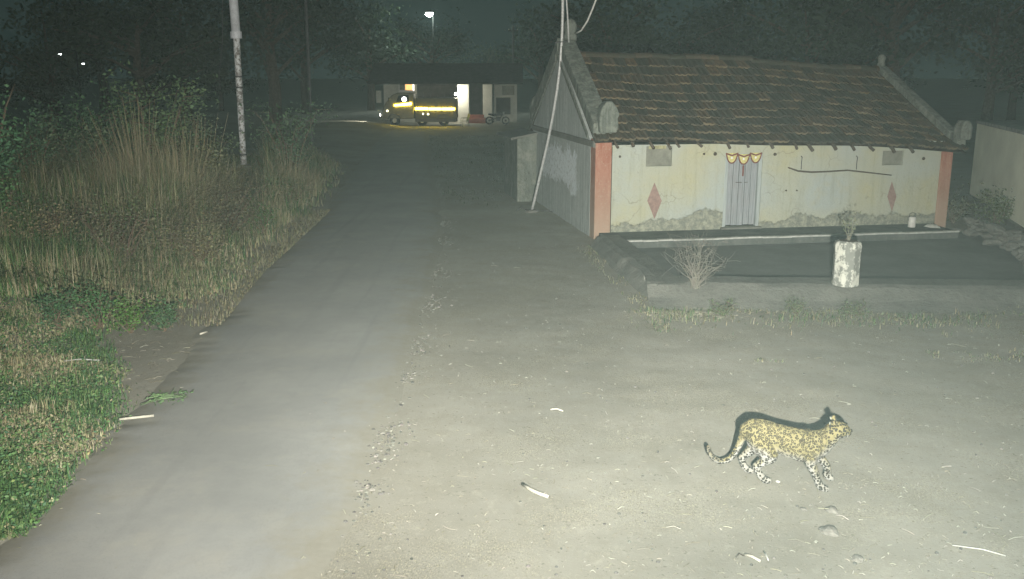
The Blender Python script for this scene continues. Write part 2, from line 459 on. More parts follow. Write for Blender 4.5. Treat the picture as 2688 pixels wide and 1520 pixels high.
for i_, (az_, el_) in enumerate(NARROW_DIRS):
    ld2 = ld2.copy(); ld2.energy = FLOOD_ADDED * (.64, .96, .72)[i_]
    lo2 = bpy.data.objects.new('flood_added_beam', ld2); C.objects.link(lo2); lo2.parent = fl; lo2.location = lo.location + Vector((.012 * (i_ - 1), 0, .012))
    dv = Vector((math.sin(R(az_)) * math.cos(R(el_)), math.cos(R(az_)) * math.cos(R(el_)), math.sin(R(el_))))
    lo2.rotation_euler = dv.to_track_quat('-Z', 'Y').to_euler()

# ------------------------------------------------------------------ the house
HO = Vector((1.97, 22.07, 0)); HA = math.atan2(1.55, 9.1); HW, HD = 9.30, 7.7
hu = Vector((math.cos(HA), math.sin(HA), 0)); hn = Vector((-math.sin(HA), math.cos(HA), 0))
def hp(u, v, dy=0.0):
    """house-local x, z of a photo pixel on the plane y = dy of the house"""
    d = ray(u, v); o = Vector((0, 0, CAM_H)) - HO
    t = (dy - o.dot(hn)) / d.dot(hn); p = o + d * t
    return p.dot(hu), p.z
house = empty('village_house', HO, HA, 'old cream village house with sagging clay tile roof and red corner pillars', 'house')

def wall_top(x): return 2.40 - .026 * x
def eave_z(x):   # the eave sags to the right
    return 2.37 - .006 * x - .0031 * x * x
def ridge_z(x): return 4.36 - .012 * x - .0036 * x * x
XL, XR = -.12, 9.38     # tiled width at the eave
RXL, RXR = .12, 9.62    # at the ridge
YE, YR = -.34, 3.85
def roofp(s, t, off=0.0):
    """s along the eave 0..1, t up the slope 0..1"""
    xe = XL + (XR - XL) * s; xr = RXL + (RXR - RXL) * s
    x = xe + (xr - xe) * t; yy = YE + (YR - YE) * t
    z = eave_z(xe) + (ridge_z(xr) - eave_z(xe)) * t
    z -= .10 * math.sin(math.pi * t) * (1 + .4 * math.sin(7 * s))
    z += .025 * math.sin(11 * s + 3 * t)
    return Vector((x, yy, z + off))

# front wall with openings
dxl, dzt = hp(1906, 388); dxr, _ = hp(2004, 388)
dzb = .20
w1 = (hp(1697, 384), hp(1763, 436)); w2 = (hp(2318, 396), hp(2369, 433))
holes = [(dxl, dxr, dzb, 1.98), (w1[0][0], w1[1][0], w1[1][1], w1[0][1]), (w2[0][0], w2[1][0], w2[1][1], w2[0][1])]
fxs = sorted({.40, 8.98} | {h[0] for h in holes} | {h[1] for h in holes})
fzs = sorted({-.05, 2.22} | {h[2] for h in holes} | {h[3] for h in holes})
mb = MB(); T = .32
def inhole(x, z): return any(h[0] < x < h[1] and h[2] < z < h[3] for h in holes)
for i in range(len(fxs) - 1):
    for j in range(len(fzs) - 1):
        a, b, c0, d0 = fxs[i], fxs[i + 1], fzs[j], fzs[j + 1]
        if not inhole((a + b) / 2, (c0 + d0) / 2):
            mb.add([(a, 0, c0), (b, 0, c0), (b, 0, d0), (a, 0, d0)], [(0, 1, 2, 3)])
    a, b = fxs[i], fxs[i + 1]
    
for (a, b, c0, d0) in holes:
    mb.add([(a, 0, c0), (b, 0, c0), (b, 0, d0), (a, 0, d0), (a, T, c0), (b, T, c0), (b, T, d0), (a, T, d0)],
           [(0, 4, 5, 1), (1, 5, 6, 2), (2, 6, 7, 3), (3, 7, 4, 0)])
mb.build('front_wall', M_cream, house, fixn=False)
mb = MB(); mb.box((.40, T + .003, -.05), (8.98, T + .03, 2.15)); mb.build('wall_core', M_dark, house)
# corner pillars (red painted, slightly proud)
pl0, pr0 = 0.0, hp(1603, 500)[0]
MB().box((-.02, -.045, -.05), (pr0, .42, 2.36)).build('corner_pillar', M_red, house, bevel=.02)['label'] = 'brick red corner pillar at the left end'
rx0 = hp(2463, 480)[0]; rx1 = hp(2492, 480)[0]
MB().box((rx0, -.045, -.05), (rx1, .42, 2.10)).build('corner_pillar', M_red, house, bevel=.02)['label'] = 'brick red corner pillar at the right end'
MB().box((8.98, .012, -.05), (rx0 - .003, .40, 2.10)).build('wall_return', M_frame, house)
# gable walls
def gable(name, x0, x1, top, mat, peak):
    mb = MB(); mb.prism([(.425, -.05), (HD, -.05), (HD, top), (3.85, peak), (.425, top)], x0, x1, 'x'); return mb.build(name, mat, house)
gable('gable_wall', -.02, .36, 2.28, M_gable, 4.42)
gable('gable_wall', 8.95, rx1, 2.0, M_gable, 3.8)
mb = MB(); mb.box((.36, HD - .3, -.05), (8.95, HD, 2.2)); mb.build('back_wall', M_gable, house)
# band along the gable
MB().box((-.075, -.05, 2.17), (-.021, HD + .05, 2.32)).build('string_course', M_kerb, house, bevel=.015)
# raised triangular panel and copings of the left gable
def slope_bar(x0, x1, ya, za, yb, zb, th, name, mat):
    mb = MB(); mb.prism([(ya, za), (yb, zb), (yb, zb + th), (ya, za + th)], x0, x1, 'x'); return mb.build(name, mat, house, bevel=.02)
slope_bar(-.10, .34, -.12, 2.40, 3.78, 4.46, .34, 'gable_coping', M_moss)
slope_bar(-.10, .34, HD + .12, 2.40, 3.92, 4.46, .34, 'gable_coping', M_moss)
slope_bar(-.135, -.105, .35, 2.34, 3.70, 4.22, .16, 'gable_moulding', M_moss)
slope_bar(-.135, -.105, HD - .35, 2.34, 4.0, 4.22, .16, 'gable_moulding', M_moss)
slope_bar(9.24, 9.48, -.12, 2.08, 3.78, 3.90, .20, 'gable_coping', M_moss)
slope_bar(9.24, 9.48, HD + .12, 2.08, 3.92, 3.90, .20, 'gable_coping', M_moss)
def shoulder(x, y, z, sc=1.0, name='shoulder_ornament'):
    out = [(-.20, 0), (.20, 0), (.24, .16), (.22, .34), (.26, .40), (.20, .56), (.08, .72), (-.06, .72), (-.17, .58), (-.22, .40), (-.22, .16)]
    mb = MB(); mb.prism([(x + a * sc, z + b * sc) for a, b in out], y - .16, y + .16, 'y')
    return mb.build(name, M_moss, house, bevel=.05)
shoulder(.22, -.12, 2.52); shoulder(.12, HD + .05, 2.52)
shoulder(9.36, -.12, 2.26, .66)
def finial(x, z, sc):
    mb = MB(); mb.lathe([(.16*sc, 0), (.17*sc, .12*sc), (.12*sc, .17*sc), (.15*sc, .27*sc), (.16*sc, .36*sc), (.10*sc, .46*sc), (.03*sc, .50*sc)], 12, (x, 3.85, z), .06)
    return mb.build('ridge_finial', M_moss, house, True)
finial(.24, 4.72, 1.15); finial(9.36, 4.06, .70)

# lean-to wall behind the gable
mb = MB(); mb.prism([(-.62, -.05), (.0, -.05), (.0, 2.05), (-.62, 1.92)], HD - .6, HD + 2.0, 'y'); mb.build('lean_to_wall', M_moss, house)
MB().prism([(-.85, 1.90), (.0, 2.06), (.0, 2.12), (-.85, 1.96)], HD - .75, HD + 2.1, 'y').build('lean_to_roof', M_kerb, house)

# roof: sheathing, back slope, tiles
mb = MB(); ns, ntt = 24, 8
mb.v = [roofp(i / ns, j / ntt, -.075) for j in range(ntt + 1) for i in range(ns + 1)]
mb.f = [(j*(ns+1)+i, j*(ns+1)+i+1, (j+1)*(ns+1)+i+1, (j+1)*(ns+1)+i) for j in range(ntt) for i in range(ns)]
roof = mb.build('roof', M_sheath, house, fixn=False)
mb = MB()
mb.v = [Vector((roofp(i/ns, 1)[0], 3.86, roofp(i/ns, 1)[2] - .02)) for i in range(ns + 1)] + [Vector((XL + (XR-XL)*i/ns, HD + .4, 2.1)) for i in range(ns + 1)]
mb.f = [(i, i + 1, ns + 2 + i, ns + 1 + i) for i in range(ns)]
mb.build('back_slope', M_tile, roof, fixn=False)
NC, NR = 30, 10
def tile_mesh(v):
    w = (XR - XL) / NC * .5 * 1.03; L = 4.72 / NR * 1.16
    prof = [(-1, .000), (-.86, .030), (-.68, .034), (-.5, .010), (-.1, .006), (.06, .026), (.22, .026), (.38, .006), (.74, .006), (.90, .028), (1.0, .034)]
    vs = []; n = len(prof)
    for (yy, lift) in ((0, .050), (L, 0.0)):
        for (a, z) in prof: vs.append((a * w + random.uniform(-.004, .004), yy, z + lift + random.uniform(-.003, .003)))
    for (a, z) in prof: vs.append((a * w, .004, z + .050 - .052))
    fs = [(i, i + 1, n + i + 1, n + i) for i in range(n - 1)] + [(2*n + i, 2*n + i + 1, i + 1, i) for i in range(n - 1)]
    me = bpy.data.meshes.new('tile'); me.from_pydata(vs, [], fs); me.materials.append(M_tile); me.materials.append(M_tiledge)
    for i, p in enumerate(me.polygons): p.material_index = 1 if i >= n - 1 else 0
    return me
TM = [tile_mesh(i) for i in range(4)]
for j in range(NR):
    for i in range(NC):
        s = (i + .5) / NC; t0 = j / NR
        p = roofp(s, t0); q = roofp(s, min(1, t0 + .1)); r = roofp(s + .01, t0)
        uy = (q - p).normalized(); ux = (r - p); ux = (ux - uy * ux.dot(uy)).normalized(); uz = ux.cross(uy)
        o = bpy.data.objects.new('tile', random.choice(TM)); C.objects.link(o); o.parent = roof
        a = random.gauss(0, .028)
        Mx = Matrix((ux, uy, uz)).transposed().to_4x4() @ Matrix.Rotation(a, 4, 'Z') @ Matrix.Rotation(random.gauss(0, .012), 4, 'X')
        Mx.translation = p + uz * random.uniform(-.022, .002) + uy * random.gauss(0, .022) - uy * (.03 + (random.uniform(.04, .11) if random.random() < .07 else 0))
        o.matrix_local = Mx
def ridge_mesh():
    vs = []; fs = []
    for k in range(7):
        a = math.pi * k / 6
        for (xx, rr) in ((0, .150), (.52, .130)): vs.append((xx, rr * math.cos(a) * 1.15, rr * math.sin(a)))
        vs.append((0, .125 * math.cos(a) * 1.15, .125 * math.sin(a)))
    for k in range(6): fs += [(3*k, 3*k+1, 3*k+4, 3*k+3), (3*k+2, 3*k, 3*k+3, 3*k+5)]
    me = bpy.data.meshes.new('ridge_tile'); me.from_pydata(vs, [], fs); me.materials.append(M_tile)
    return me
RMs = ridge_mesh()
nrt = 20
for i in range(nrt):
    p = roofp((i + .02) / nrt, 1.0); q = roofp((i + 1.0) / nrt, 1.0)
    o = bpy.data.objects.new('ridge_tile', RMs); C.objects.link(o); o.parent = roof
    d = (q - p); Mx = Matrix.Rotation(math.atan2(d.z, d.x) * -1 + random.gauss(0, .03), 4, 'Y') @ Matrix.Rotation(random.gauss(0, .05), 4, 'Z')
    Mx.translation = p + Vector((0, 0, -.03 + random.uniform(-.015, .02))); o.matrix_local = Mx
# rafter tails under the eave
for u in (1612, 1655, 1703, 1748, 1772, 1830, 1905, 1955, 2020, 2082, 2118, 2183, 2232, 2280, 2336, 2386):
    x, z = hp(u, 370, -.2)
    ln = random.uniform(.10, .22); e = eave_z(x)
    sl = random.uniform(.42, .55)
    MB().tube([(x, .25, e - .095 + .6 * sl), (x + random.uniform(-.02, .02), -.34, e - .085), (x + random.uniform(.0, .05), -.34 - ln * .55, e - .085 - ln * .55)],
              random.uniform(.030, .046), 7).build('rafter_tail', M_darkwood, roof, True)

# door
dw = dxr - dxl
MB().box((dxl - .0, .02, dzb), (dxl + .085, .16, 1.98)).build('door_jamb', M_frame, house, bevel=.008)
MB().box((dxr - .085, .02, dzb), (dxr, .16, 1.98)).build('door_jamb', M_frame, house, bevel=.008)
MB().box((dxl + .087, .02, 1.86), (dxr - .087, .16, 1.98)).build('door_lintel', M_frame, house, bevel=.008)
MB().box((dxl - .05, -.10, .10), (dxr + .05, .15, dzb - .002)).build('threshold', M_kerb, house, bevel=.015)
door = MB().box((dxl + .09, .115, dzb + .01), (dxr - .09, .13, 1.855)).build('door', M_dark, house)
pw = (dw - .18) / 5; px_ = dxl + .09
for i in range(5):
    MB().box((px_ + .006, .075 + random.uniform(0, .012), dzb + .02 + random.uniform(0, .02)), (px_ + pw - .006, .112, 1.85)).build('door_plank', M_door, door, bevel=.006)
    px_ += pw
MB().tube([(dxl + .32, .07, 1.28), (dxl + .47, .062, 1.275)], .010, 6).build('latch', M_iron, door)
MB().tube([(dxl + .55, .07, 1.275), (dxl + .62, .062, 1.28)], .010, 6).build('latch', M_iron, door)
# vent boards
for (h, nm) in ((holes[1], 'grey board vent left of the door'), (holes[2], 'grey board vent at the right end')):
    v = MB().box((h[0] + .004, .045, h[2] + .004), (h[1] - .004, .07, h[3] - .004)).build('vent_board', M_board, house, bevel=.006); v['label'] = nm
# sacking flap above left vent
a = hp(1703, 370); b = hp(1748, 384)
MB().box((a[0], -.02, b[1] + .02), (b[0], -.008, 2.12)).build('sacking_flap', simple('sacking', (.30, .29, .17), .95, .05, .3, 20), house)
# painted diamonds
for cx, cy, hh, ww in ((1718, 527, 48, 19), (2341, 516, 40, 12)):
    l = hp(cx - ww, cy); r = hp(cx + ww, cy); t_ = hp(cx, cy - hh); b_ = hp(cx, cy + hh)
    cxm = (l[0] + r[0]) / 2
    mb = MB(); mb.prism([l, b_, r, t_], -.004, .002, 'y'); d = mb.build('painted_diamond', M_diamond, house)
# pegs, holes, small fixings on the wall
for (u, v, s) in ((1627, 411, .03), (1848, 404, .028), (1877, 404, .045), (2034, 405, .04), (2424, 416, .04), (2063, 500, .02), (2091, 500, .018)):
    x, z = hp(u, v); mb = MB(); mb.lathe([(s, 0), (s * .9, .025), (s * .4, .05)], 8)
    o = mb.build('wall_peg', M_darkwood, house); o.location = (x, -.002, z); o.rotation_euler = (R(90), 0, 0)
for u in (2103, 2248):
    x0, z0 = hp(u, 410); x1, z1 = hp(u, 444)
    MB().tube([(x0, -.002, z0), (x0, -.06, z0 - .02), (x0 - .015, -.07, (z0 + z1) / 2), (x0 - .01, -.07, z1)], .012, 6).build('hook', M_iron, house)

# ledge in front of the wall with lime-washed edge
ly0 = -1.25
mb = MB(); mb.box((.10, ly0, -.15), (8.75, -.004, .15)); mb.build('ledge', M_ledge, house, bevel=.02)
mb = MB()
for i in range(24):
    x0 = .10 + 8.65 * i / 24; x1 = .10 + 8.65 * (i + 1) / 24 - .006
    dz = random.uniform(-.008, .008)
    mb.box((x0, ly0 - .03 + random.uniform(-.006, .006), .125 + dz), (x1, ly0 + .10, .158 + dz))
mb.build('ledge_edge', M_ledgeedge, house)

# ------------------------------------------------------------------ courtyard: slab, kerb
k0 = gp(1562, 648); k1 = gp(1716, 785); k2 = gp(2760, 800)
KZ = .27
mb = MB(); mb.add([(k0.x + .2, k0.y + .6, -.025), (k1.x + .2, k1.y + .3, -.025), (13.2, 16.2, -.025), (13.2, 23.6, -.025)], [(0, 1, 2, 3)])
tag(mb.build('courtyard_floor', M_court, fixn=False), kind='structure')
def kerb(pts, w, name, label, slope=.75):
    """kerb with an irregular outline along pts (outer edge), w = width towards the inside (left of travel)"""
    mb = MB(); rows = []
    P = []
    for a, b in zip(pts[:-1], pts[1:]):
        a, b = Vector(a), Vector(b); n = max(2, int((b - a).length / .12))
        P += [a + (b - a) * i / n for i in range(n)]
    P.append(Vector(pts[-1]))
    for i, p in enumerate(P):
        t = (P[min(i + 1, len(P) - 1)] - P[max(i - 1, 0)]).normalized(); nrm = Vector((-t.y, t.x, 0))
        j = lambda f, s: .05 * noise.noise(Vector((p.x * f, p.y * f, s)))
        o0 = p + nrm * (j(1.2, 1) * 5 * slope - slope); om = p + nrm * (j(1.5, 6) * 3 * slope - slope * .42); o1 = p + nrm * (j(2, 5) * 1.5 + .06); i0 = p + nrm * (w + j(1.3, 9) * .7 + j(6, 9) * .25); i1 = i0 + nrm * .004
        z = KZ + .25 * j(1.5, 3)
        rows.append([(o0.x, o0.y, -.04), (om.x, om.y, .085 + j(1.3, 8) * 1.2), (o1.x, o1.y, z - .035 + j(3, 2) * .6), ((o1 + nrm * .14).x, (o1 + nrm * .14).y, z), (i0.x, i0.y, z), (i1.x, i1.y, -.10)])
    k = 6; mb.v = [q for r in rows for q in r]
    mb.f = [(j*k+i, j*k+i+1, (j+1)*k+i+1, (j+1)*k+i) for j in range(len(rows)-1) for i in range(k-1)]
    o = mb.build(name, M_kerb); tag(o, label, 'kerb'); return o
kerb([(k0.x, k0.y, 0), (k1.x, k1.y, 0)], .55, 'courtyard_kerb', 'low cement kerb along the left side of the courtyard', .14)
kerb([(k1.x - .12, k1.y + .02, 0), (k2.x, k2.y, 0)], .72, 'courtyard_kerb', 'low crumbling cement kerb along the front of the courtyard')
# rubble wall at the right end of the courtyard
rb = empty('rubble_wall', (10.6, 19.5, 0), 0, 'low broken rubble wall at the right end of the courtyard', 'wall')
path = [(11.25, 23.0), (11.35, 21.6), (11.15, 20.2), (10.75, 18.8), (10.3, 17.6), (9.75, 16.7)]
def rock_mesh(name, r, seed, mat, flat=.7):
    import bmesh
    bm = bmesh.new(); bmesh.ops.create_icosphere(bm, subdivisions=2, radius=1)
    for v in bm.verts:
        d = v.co.normalized(); f = 1 + .35 * noise.noise(d * 1.3 + Vector((seed, 0, 0))) + .15 * noise.noise(d * 3 + Vector((0, seed, 0)))
        v.co = Vector((d.x * f * r, d.y * f * r, d.z * f * r * flat))
    me = bpy.data.meshes.new(name); bm.to_mesh(me); bm.free(); me.materials.append(mat); return me
RK = [rock_mesh('stone', 1.0, i * 3.1, M_kerb) for i in range(5)]
def along(pts, n):
    pts = [Vector((*p, 0)) for p in pts]; L = [0]
    for a, b in zip(pts[:-1], pts[1:]): L.append(L[-1] + (b - a).length)
    out = []
    for i in range(n):
        d = L[-1] * (i + .5) / n
        for k in range(len(pts) - 1):
            if L[k] <= d <= L[k + 1]:
                f = (d - L[k]) / (L[k + 1] - L[k]); out.append(pts[k].lerp(pts[k + 1], f)); break
    return out
for lay in range(3):
    for p in along(path, 44 - 4 * lay):
        o = bpy.data.objects.new('stone', random.choice(RK)); C.objects.link(o); o.parent = rb
        s = random.uniform(.07, .16)
        o.location = (p.x - 10.6 + random.uniform(-.22, .22) * (1 - .3 * lay), p.y - 19.5 + random.uniform(-.12, .12), .06 + lay * .14 + random.uniform(-.03, .03))
        o.scale = (s * 1.25, s, s * .8); o.rotation_euler = (random.uniform(-.3, .3), random.uniform(-.3, .3), random.uniform(0, 6.3))

# ------------------------------------------------------------------ tulsi planter pillar
pb = gp(2226, 752, KZ)
pt = empty('planter_pillar', (pb.x, pb.y + .16, KZ - .01), .2, 'whitewashed stone planter pillar standing on the courtyard kerb', 'planter')
g = NT('flaking_whitewash', .9, .15)
n1 = g.noise(9, 7, .8, g.mapping((1, 1, .7))); n2 = g.noise(2.5, 4, .6)
c = g.mix(g.ramp(g.math('ADD', n1, g.math('MULTIPLY', g.math('SUBTRACT', n2, .5), .5)), [(.47, 0.0), (.55, 1.0)]), (.19, .20, .18), (.50, .51, .45))
g.color(c); g.bump(n1, .5, .02); M_flake = g.m
MB().lathe([(.225, 0), (.235, .03), (.228, .38), (.232, .62), (.24, .70), (.225, .76), (.17, .785)], 8, (0, 0, 0), .015).build('pillar', M_flake, pt, bevel=.012)
MB().lathe([(.165, .78), (.16, .79)], 8).build('soil', simple('soil', (.06, .05, .04)), pt)

def sprig(parent_name, loc, n_stem, h, spread, col, label, cat, group=None, leaf=.03, leaves=14, woody=(.30, .27, .20), droop=.2, lean=(0, 0)):
    e = empty(parent_name, loc, 0, label, cat, group)
    sb = MB(); lb = MB()
    for k in range(n_stem):
        a = random.uniform(0, 6.28); hh = h * random.uniform(.45, 1.0); sp = spread * random.uniform(.1, 1)
        P = [Vector((0.03 * random.gauss(0, 1), .03 * random.gauss(0, 1), 0))]
        for i in range(1, 5):
            f = i / 4
            P.append(Vector((sp * f ** 1.2 * math.cos(a) + random.gauss(0, .09 * spread), sp * f ** 1.2 * math.sin(a) + random.gauss(0, .09 * spread), hh * (f - droop * f * f * .5) + random.gauss(0, .02 * h))))
        sb.tube(P, [.0042 * h + .001, .0032 * h + .001, .0022 * h, .0015 * h, .0008], 4, True, col=vary(woody))
        for m in range(5):
            f = random.uniform(1.2, 3.9); i = int(f); q = P[i].lerp(P[i + 1], f - i)
            d = Vector((random.gauss(0, 1), random.gauss(0, 1), random.gauss(.4, .7))).normalized() * spread * random.uniform(.2, .5)
            sb.tube([q, q + d * .6 + Vector((random.gauss(0, .01), random.gauss(0, .01), .01)), q + d], [.002 * h, .0015 * h, .0008], 3, True, col=vary(woody))
            for n__ in range(max(1, leaves // 5)): leaf_quad(lb, q + d * random.uniform(.3, 1.05), leaf * random.uniform(.6, 1.4), col)
    sb.build('stems', M_straw, e); lb.build('foliage', M_leaf, e, fixn=False)
    return e
def leaf_quad(mb, p, s, col, var=.3, asp=.55):
    d = Vector((random.gauss(0, 1), random.gauss(0, 1), random.gauss(0, .6))).normalized()
    w = d.cross(Vector((random.gauss(0, 1), random.gauss(0, 1), random.gauss(0, 1)))).normalized() * (s * asp)
    k = random.uniform(1 - var, 1 + var); cc = (col[0] * k * random.uniform(.9, 1.1), col[1] * k, col[2] * k * random.uniform(.85, 1.15))
    m = p + d * s * .5
    mb.add([p, m + w * .5, p + d * s, m - w * .5], [(0, 1, 2, 3)], cc)
sprig('tulsi_plant', (pb.x, pb.y + .16, KZ + .77), 8, .66, .17, (.13, .15, .085), 'thin leggy plant growing out of the planter pillar top', 'plant', None, .035, 16, (.20, .19, .15))
b = gp(1823, 768, .18)
sprig('dry_bush', (b.x, b.y, KZ - .02), 46, 1.08, .62, (.15, .14, .11), 'dry twiggy bush beside the left end of the courtyard kerb', 'bush', None, .018, 10, (.17, .16, .135), .1)

# ------------------------------------------------------------------ things on and around the house
# door garland: three half-round pieces with brown border and a hanging strip
gx0, gz0 = hp(1906, 396, -.03); gx1, _ = hp(2000, 396, -.03)
gar = empty('door_garland', HO + hu * ((gx0 + gx1) / 2) + hn * (-.03) + Vector((0, 0, 1.92)), HA, 'yellow and brown scalloped garland hung across the top of the door', 'garland')
gw = (gx1 - gx0) / 3
M_gy = simple('garland_yellow', (.52, .47, .20), .8, .2, .3, 30)
M_gb = simple('garland_brown', (.16, .055, .045), .85, .2, .3, 25)
M_gc = emit('mirror_disc', (.9, .9, .7), 0.0)
for i in range(3):
    cx = (i - 1) * gw; dz = -.03 if i == 1 else 0.0
    out = [(cx + gw * .46 * math.cos(a), dz + .02 - gw * .60 * math.sin(a) - (.06 * abs(math.cos(a)) ** 3 * -1)) for a in np.linspace(0, math.pi, 11)]
    MB().prism(out, -.008, .0, 'y').build('scallop', M_gy, gar)
    MB().tube([(a, -.012, b) for a, b in out], .016, 6).build('border', M_gb, gar)
    MB().tube([(cx - gw * .5, -.012, dz + .07), (cx, -.014, dz + .02), (cx + gw * .5, -.012, dz + .07)], .020, 6).build('border', M_gb, gar)
    o = MB().lathe([(.028, 0), (.02, .008)], 10).build('mirror', M_white, gar); o.location = (cx, -.008, dz - .035); o.rotation_euler = (R(90), 0, 0)
MB().box((-.02, -.012, -.48), (.02, -.004, -.22)).build('hanging_strip', M_gb, gar)

# crooked stick hung on the wall hooks
pts = [hp(u, v, -.09) for u, v in ((2069, 440), (2095, 449), (2130, 452), (2180, 450), (2225, 447), (2280, 453), (2340, 460))]
st = empty('hanging_stick', HO + hu * pts[0][0] + hn * -.09 + Vector((0, 0, pts[0][1])), HA, 'long crooked dark stick hanging on hooks along the cream wall', 'stick')
MB().tube([(a - pts[0][0], 0, b - pts[0][1]) for a, b in pts], [.016, .022, .022, .02, .019, .018, .014], 7).build('shaft', M_darkwood, st, True)
bx, bz = hp(2395, 604, -.55)
bk = empty('water_can', HO + hu * bx + hn * -.5 + Vector((0, 0, .152)), HA, 'white dented can on the ledge near the right pillar', 'can')
MB().lathe([(.085, 0), (.09, .02), (.088, .12), (.095, .14), (.085, .16), (.088, .24), (.06, .26)], 14, (0, 0, 0), .03).build('body', M_whitedirty, bk, True)
MB().tube([(-.09, 0, .24), (-.08, 0, .33), (0, 0, .36), (.08, 0, .33), (.09, 0, .24)], .007, 6).build('handle', M_iron, bk)
bx, bz = hp(2440, 602, -.6)
mb = MB(); nn = 8
for j in range(nn):
    for i in range(nn):
        u, v = i / (nn - 1) - .5, j / (nn - 1) - .5
        e_ = max(0, 1 - (2 * u) ** 4) * max(0, 1 - (2 * v) ** 4)
        mb.v.append((u * .36, v * .26, .015 + e_ * (.07 + .05 * noise.noise(Vector((u * 5, v * 5, 2))))))
mb.f = [(j*nn+i, j*nn+i+1, (j+1)*nn+i+1, (j+1)*nn+i) for j in range(nn-1) for i in range(nn-1)]
o = mb.build('crumpled_bag', M_whitedirty, smooth=True, fixn=False); tag(o, 'crumpled white bag lying beside the white can on the ledge', 'bag')
o.location = HO + hu * bx + hn * -.7 + Vector((0, 0, .15)); o.rotation_euler = (0, .1, HA + .2)

# service pipe leaning past the gable, its cables
base = gp(1395, 556)
P = [base] + [atY(u, v, Y) for u, v, Y in ((1403, 525, 26.6), (1420, 450, 26.3), (1438, 370, 26.0), (1452, 300, 25.75), (1463, 230, 25.5), (1471, 165, 25.4), (1475, 100, 25.4), (1477, 40, 25.4), (1478, -60, 25.4), (1479, -160, 25.4))]
sp_ = empty('service_pipe', base, 0, 'bent grey service pipe leaning from the ground up past the gable', 'pipe')
MB().tube([p - base for p in P], .040, 10).build('pipe', M_galv, sp_, True)
MB().lathe([(.20, -.03), (.17, .04), (.07, .07)], 9, (0, 0, 0), .15).build('footing', M_stone, sp_)
MB().tube([atY(1457, 112, 25.35) - base, atY(1490, 108, 25.4) - base], .02, 6).build('clamp', M_iron, sp_)
def cable(pts, r, name, label, mat=M_galv):
    o0 = Vector(pts[0]); o = MB().tube([Vector(p) - o0 for p in pts], r, 7).build(name, mat, None, True); o.location = o0
    return tag(o, label, 'cable')
cable([atY(1493, 112, 25.6), atY(1491, 60, 25.6), atY(1487, 0, 25.6), atY(1483, -90, 25.6), atY(1480, -160, 25.5)], .022, 'service_cable', 'thin pale cable running up beside the service pipe above the gable')
cable([atY(1512, 88, 25.9), atY(1526, 80, 25.7), atY(1542, 55, 25.4), atY(1556, 22, 25.2), atY(1568, -10, 25.0), atY(1590, -70, 24.6)], .022, 'hanging_rope', 'pale frayed rope end dangling above the roof', M_whitedirty)
cable([base + Vector((-.45, -.1, .02)), base + Vector((-.3, 0, .14)), base + Vector((-.1, 0, .03)), base + Vector((.1, -.05, .02)), base + Vector((.4, -.1, .05)), base + Vector((.6, -.2, .02))], .014, 'loose_cable', 'loose dark cable end on the dirt at the pipe foot', M_iron)

# ------------------------------------------------------------------ neighbouring building at the right
nb = empty('plaster_shed', (13.95, 28.4, 0), 0, 'plain pale green plaster building at the right edge', 'building')
A = Vector((13.95, 28.4, 0)); B = Vector((11.75, 20.6, 0)); dirn = (B - A).normalized(); out_ = Vector((-dirn.y, dirn.x, 0)) * -1
if out_.x > 0: out_ = -out_
inn = -out_
M_shed = simple('pale_green_plaster', (.82, .84, .70), .9, .1, .10, 1.2)
L_ = (B - A).length
def shed_box(a0, a1, d0, d1, z0, z1, name, mat, bev=.01):
    vs = []
    for z in (z0, z1):
        for (a, d) in ((a0, d0), (a1, d0), (a1, d1), (a0, d1)): 
            p = dirn * a + inn * d; vs.append((p.x, p.y, z))
    mb = MB().add(vs, [(0,3,2,1),(4,5,6,7),(0,1,5,4),(1,2,6,5),(2,3,7,6),(3,0,4,7)])
    return mb.build(name, mat, nb, bevel=bev)
shed_box(0, L_, 0, 4.5, -.3, 2.42, 'wall', M_shed)
shed_box(-.03, L_ + .03, -.03, 4.55, 2.423, 2.52, 'roof_slab', M_paleconcrete)
shed_box(.0, L_, -.10, -.003, -.3, .32, 'plinth', M_kerb)

# ------------------------------------------------------------------ electricity pole at the left
pb_ = gp(642, 468)
ep = empty('electricity_pole', pb_, 0, 'tall white painted steel electricity pole on a concrete block at the left', 'pole')
topv = atY(608, -60, pb_.y) - pb_; mid = atY(620, 92, pb_.y) - pb_; bot = Vector((0, 0, .3))
mb = MB(); mb.tube([bot.lerp(mid, f) for f in np.linspace(0, 1, 14)], [.115 + .01 * f for f in np.linspace(0, 1, 14)], 12); mb.build('lower_shaft', M_pole, ep, True)
MB().tube([mid.lerp(topv, .01), topv + (topv - mid) * .6], .165, 12).build('upper_shaft', M_polegrey, ep, True)
MB().tube([mid.lerp(topv, -.06), mid.lerp(topv, .06)], .21, 12).build('collar', M_polegrey, ep)
for f in (.12, .62, .70):
    MB().tube([bot.lerp(mid, f - .006), bot.lerp(mid, f + .006)], .135, 12).build('band', M_iron, ep)
MB().box((-.24, -.24, -.1), (.24, .24, .52)).build('concrete_block', simple('pole_block', (.30, .33, .31), .9, .1, .15, 4), ep, bevel=.03)
MB().tube([atY(585, -40, pb_.y) - pb_, atY(584, 110, pb_.y) - pb_, atY(575, 200, pb_.y) - pb_, atY(582, 290, pb_.y) - pb_], .012, 5).build('down_wire', M_iron, ep)

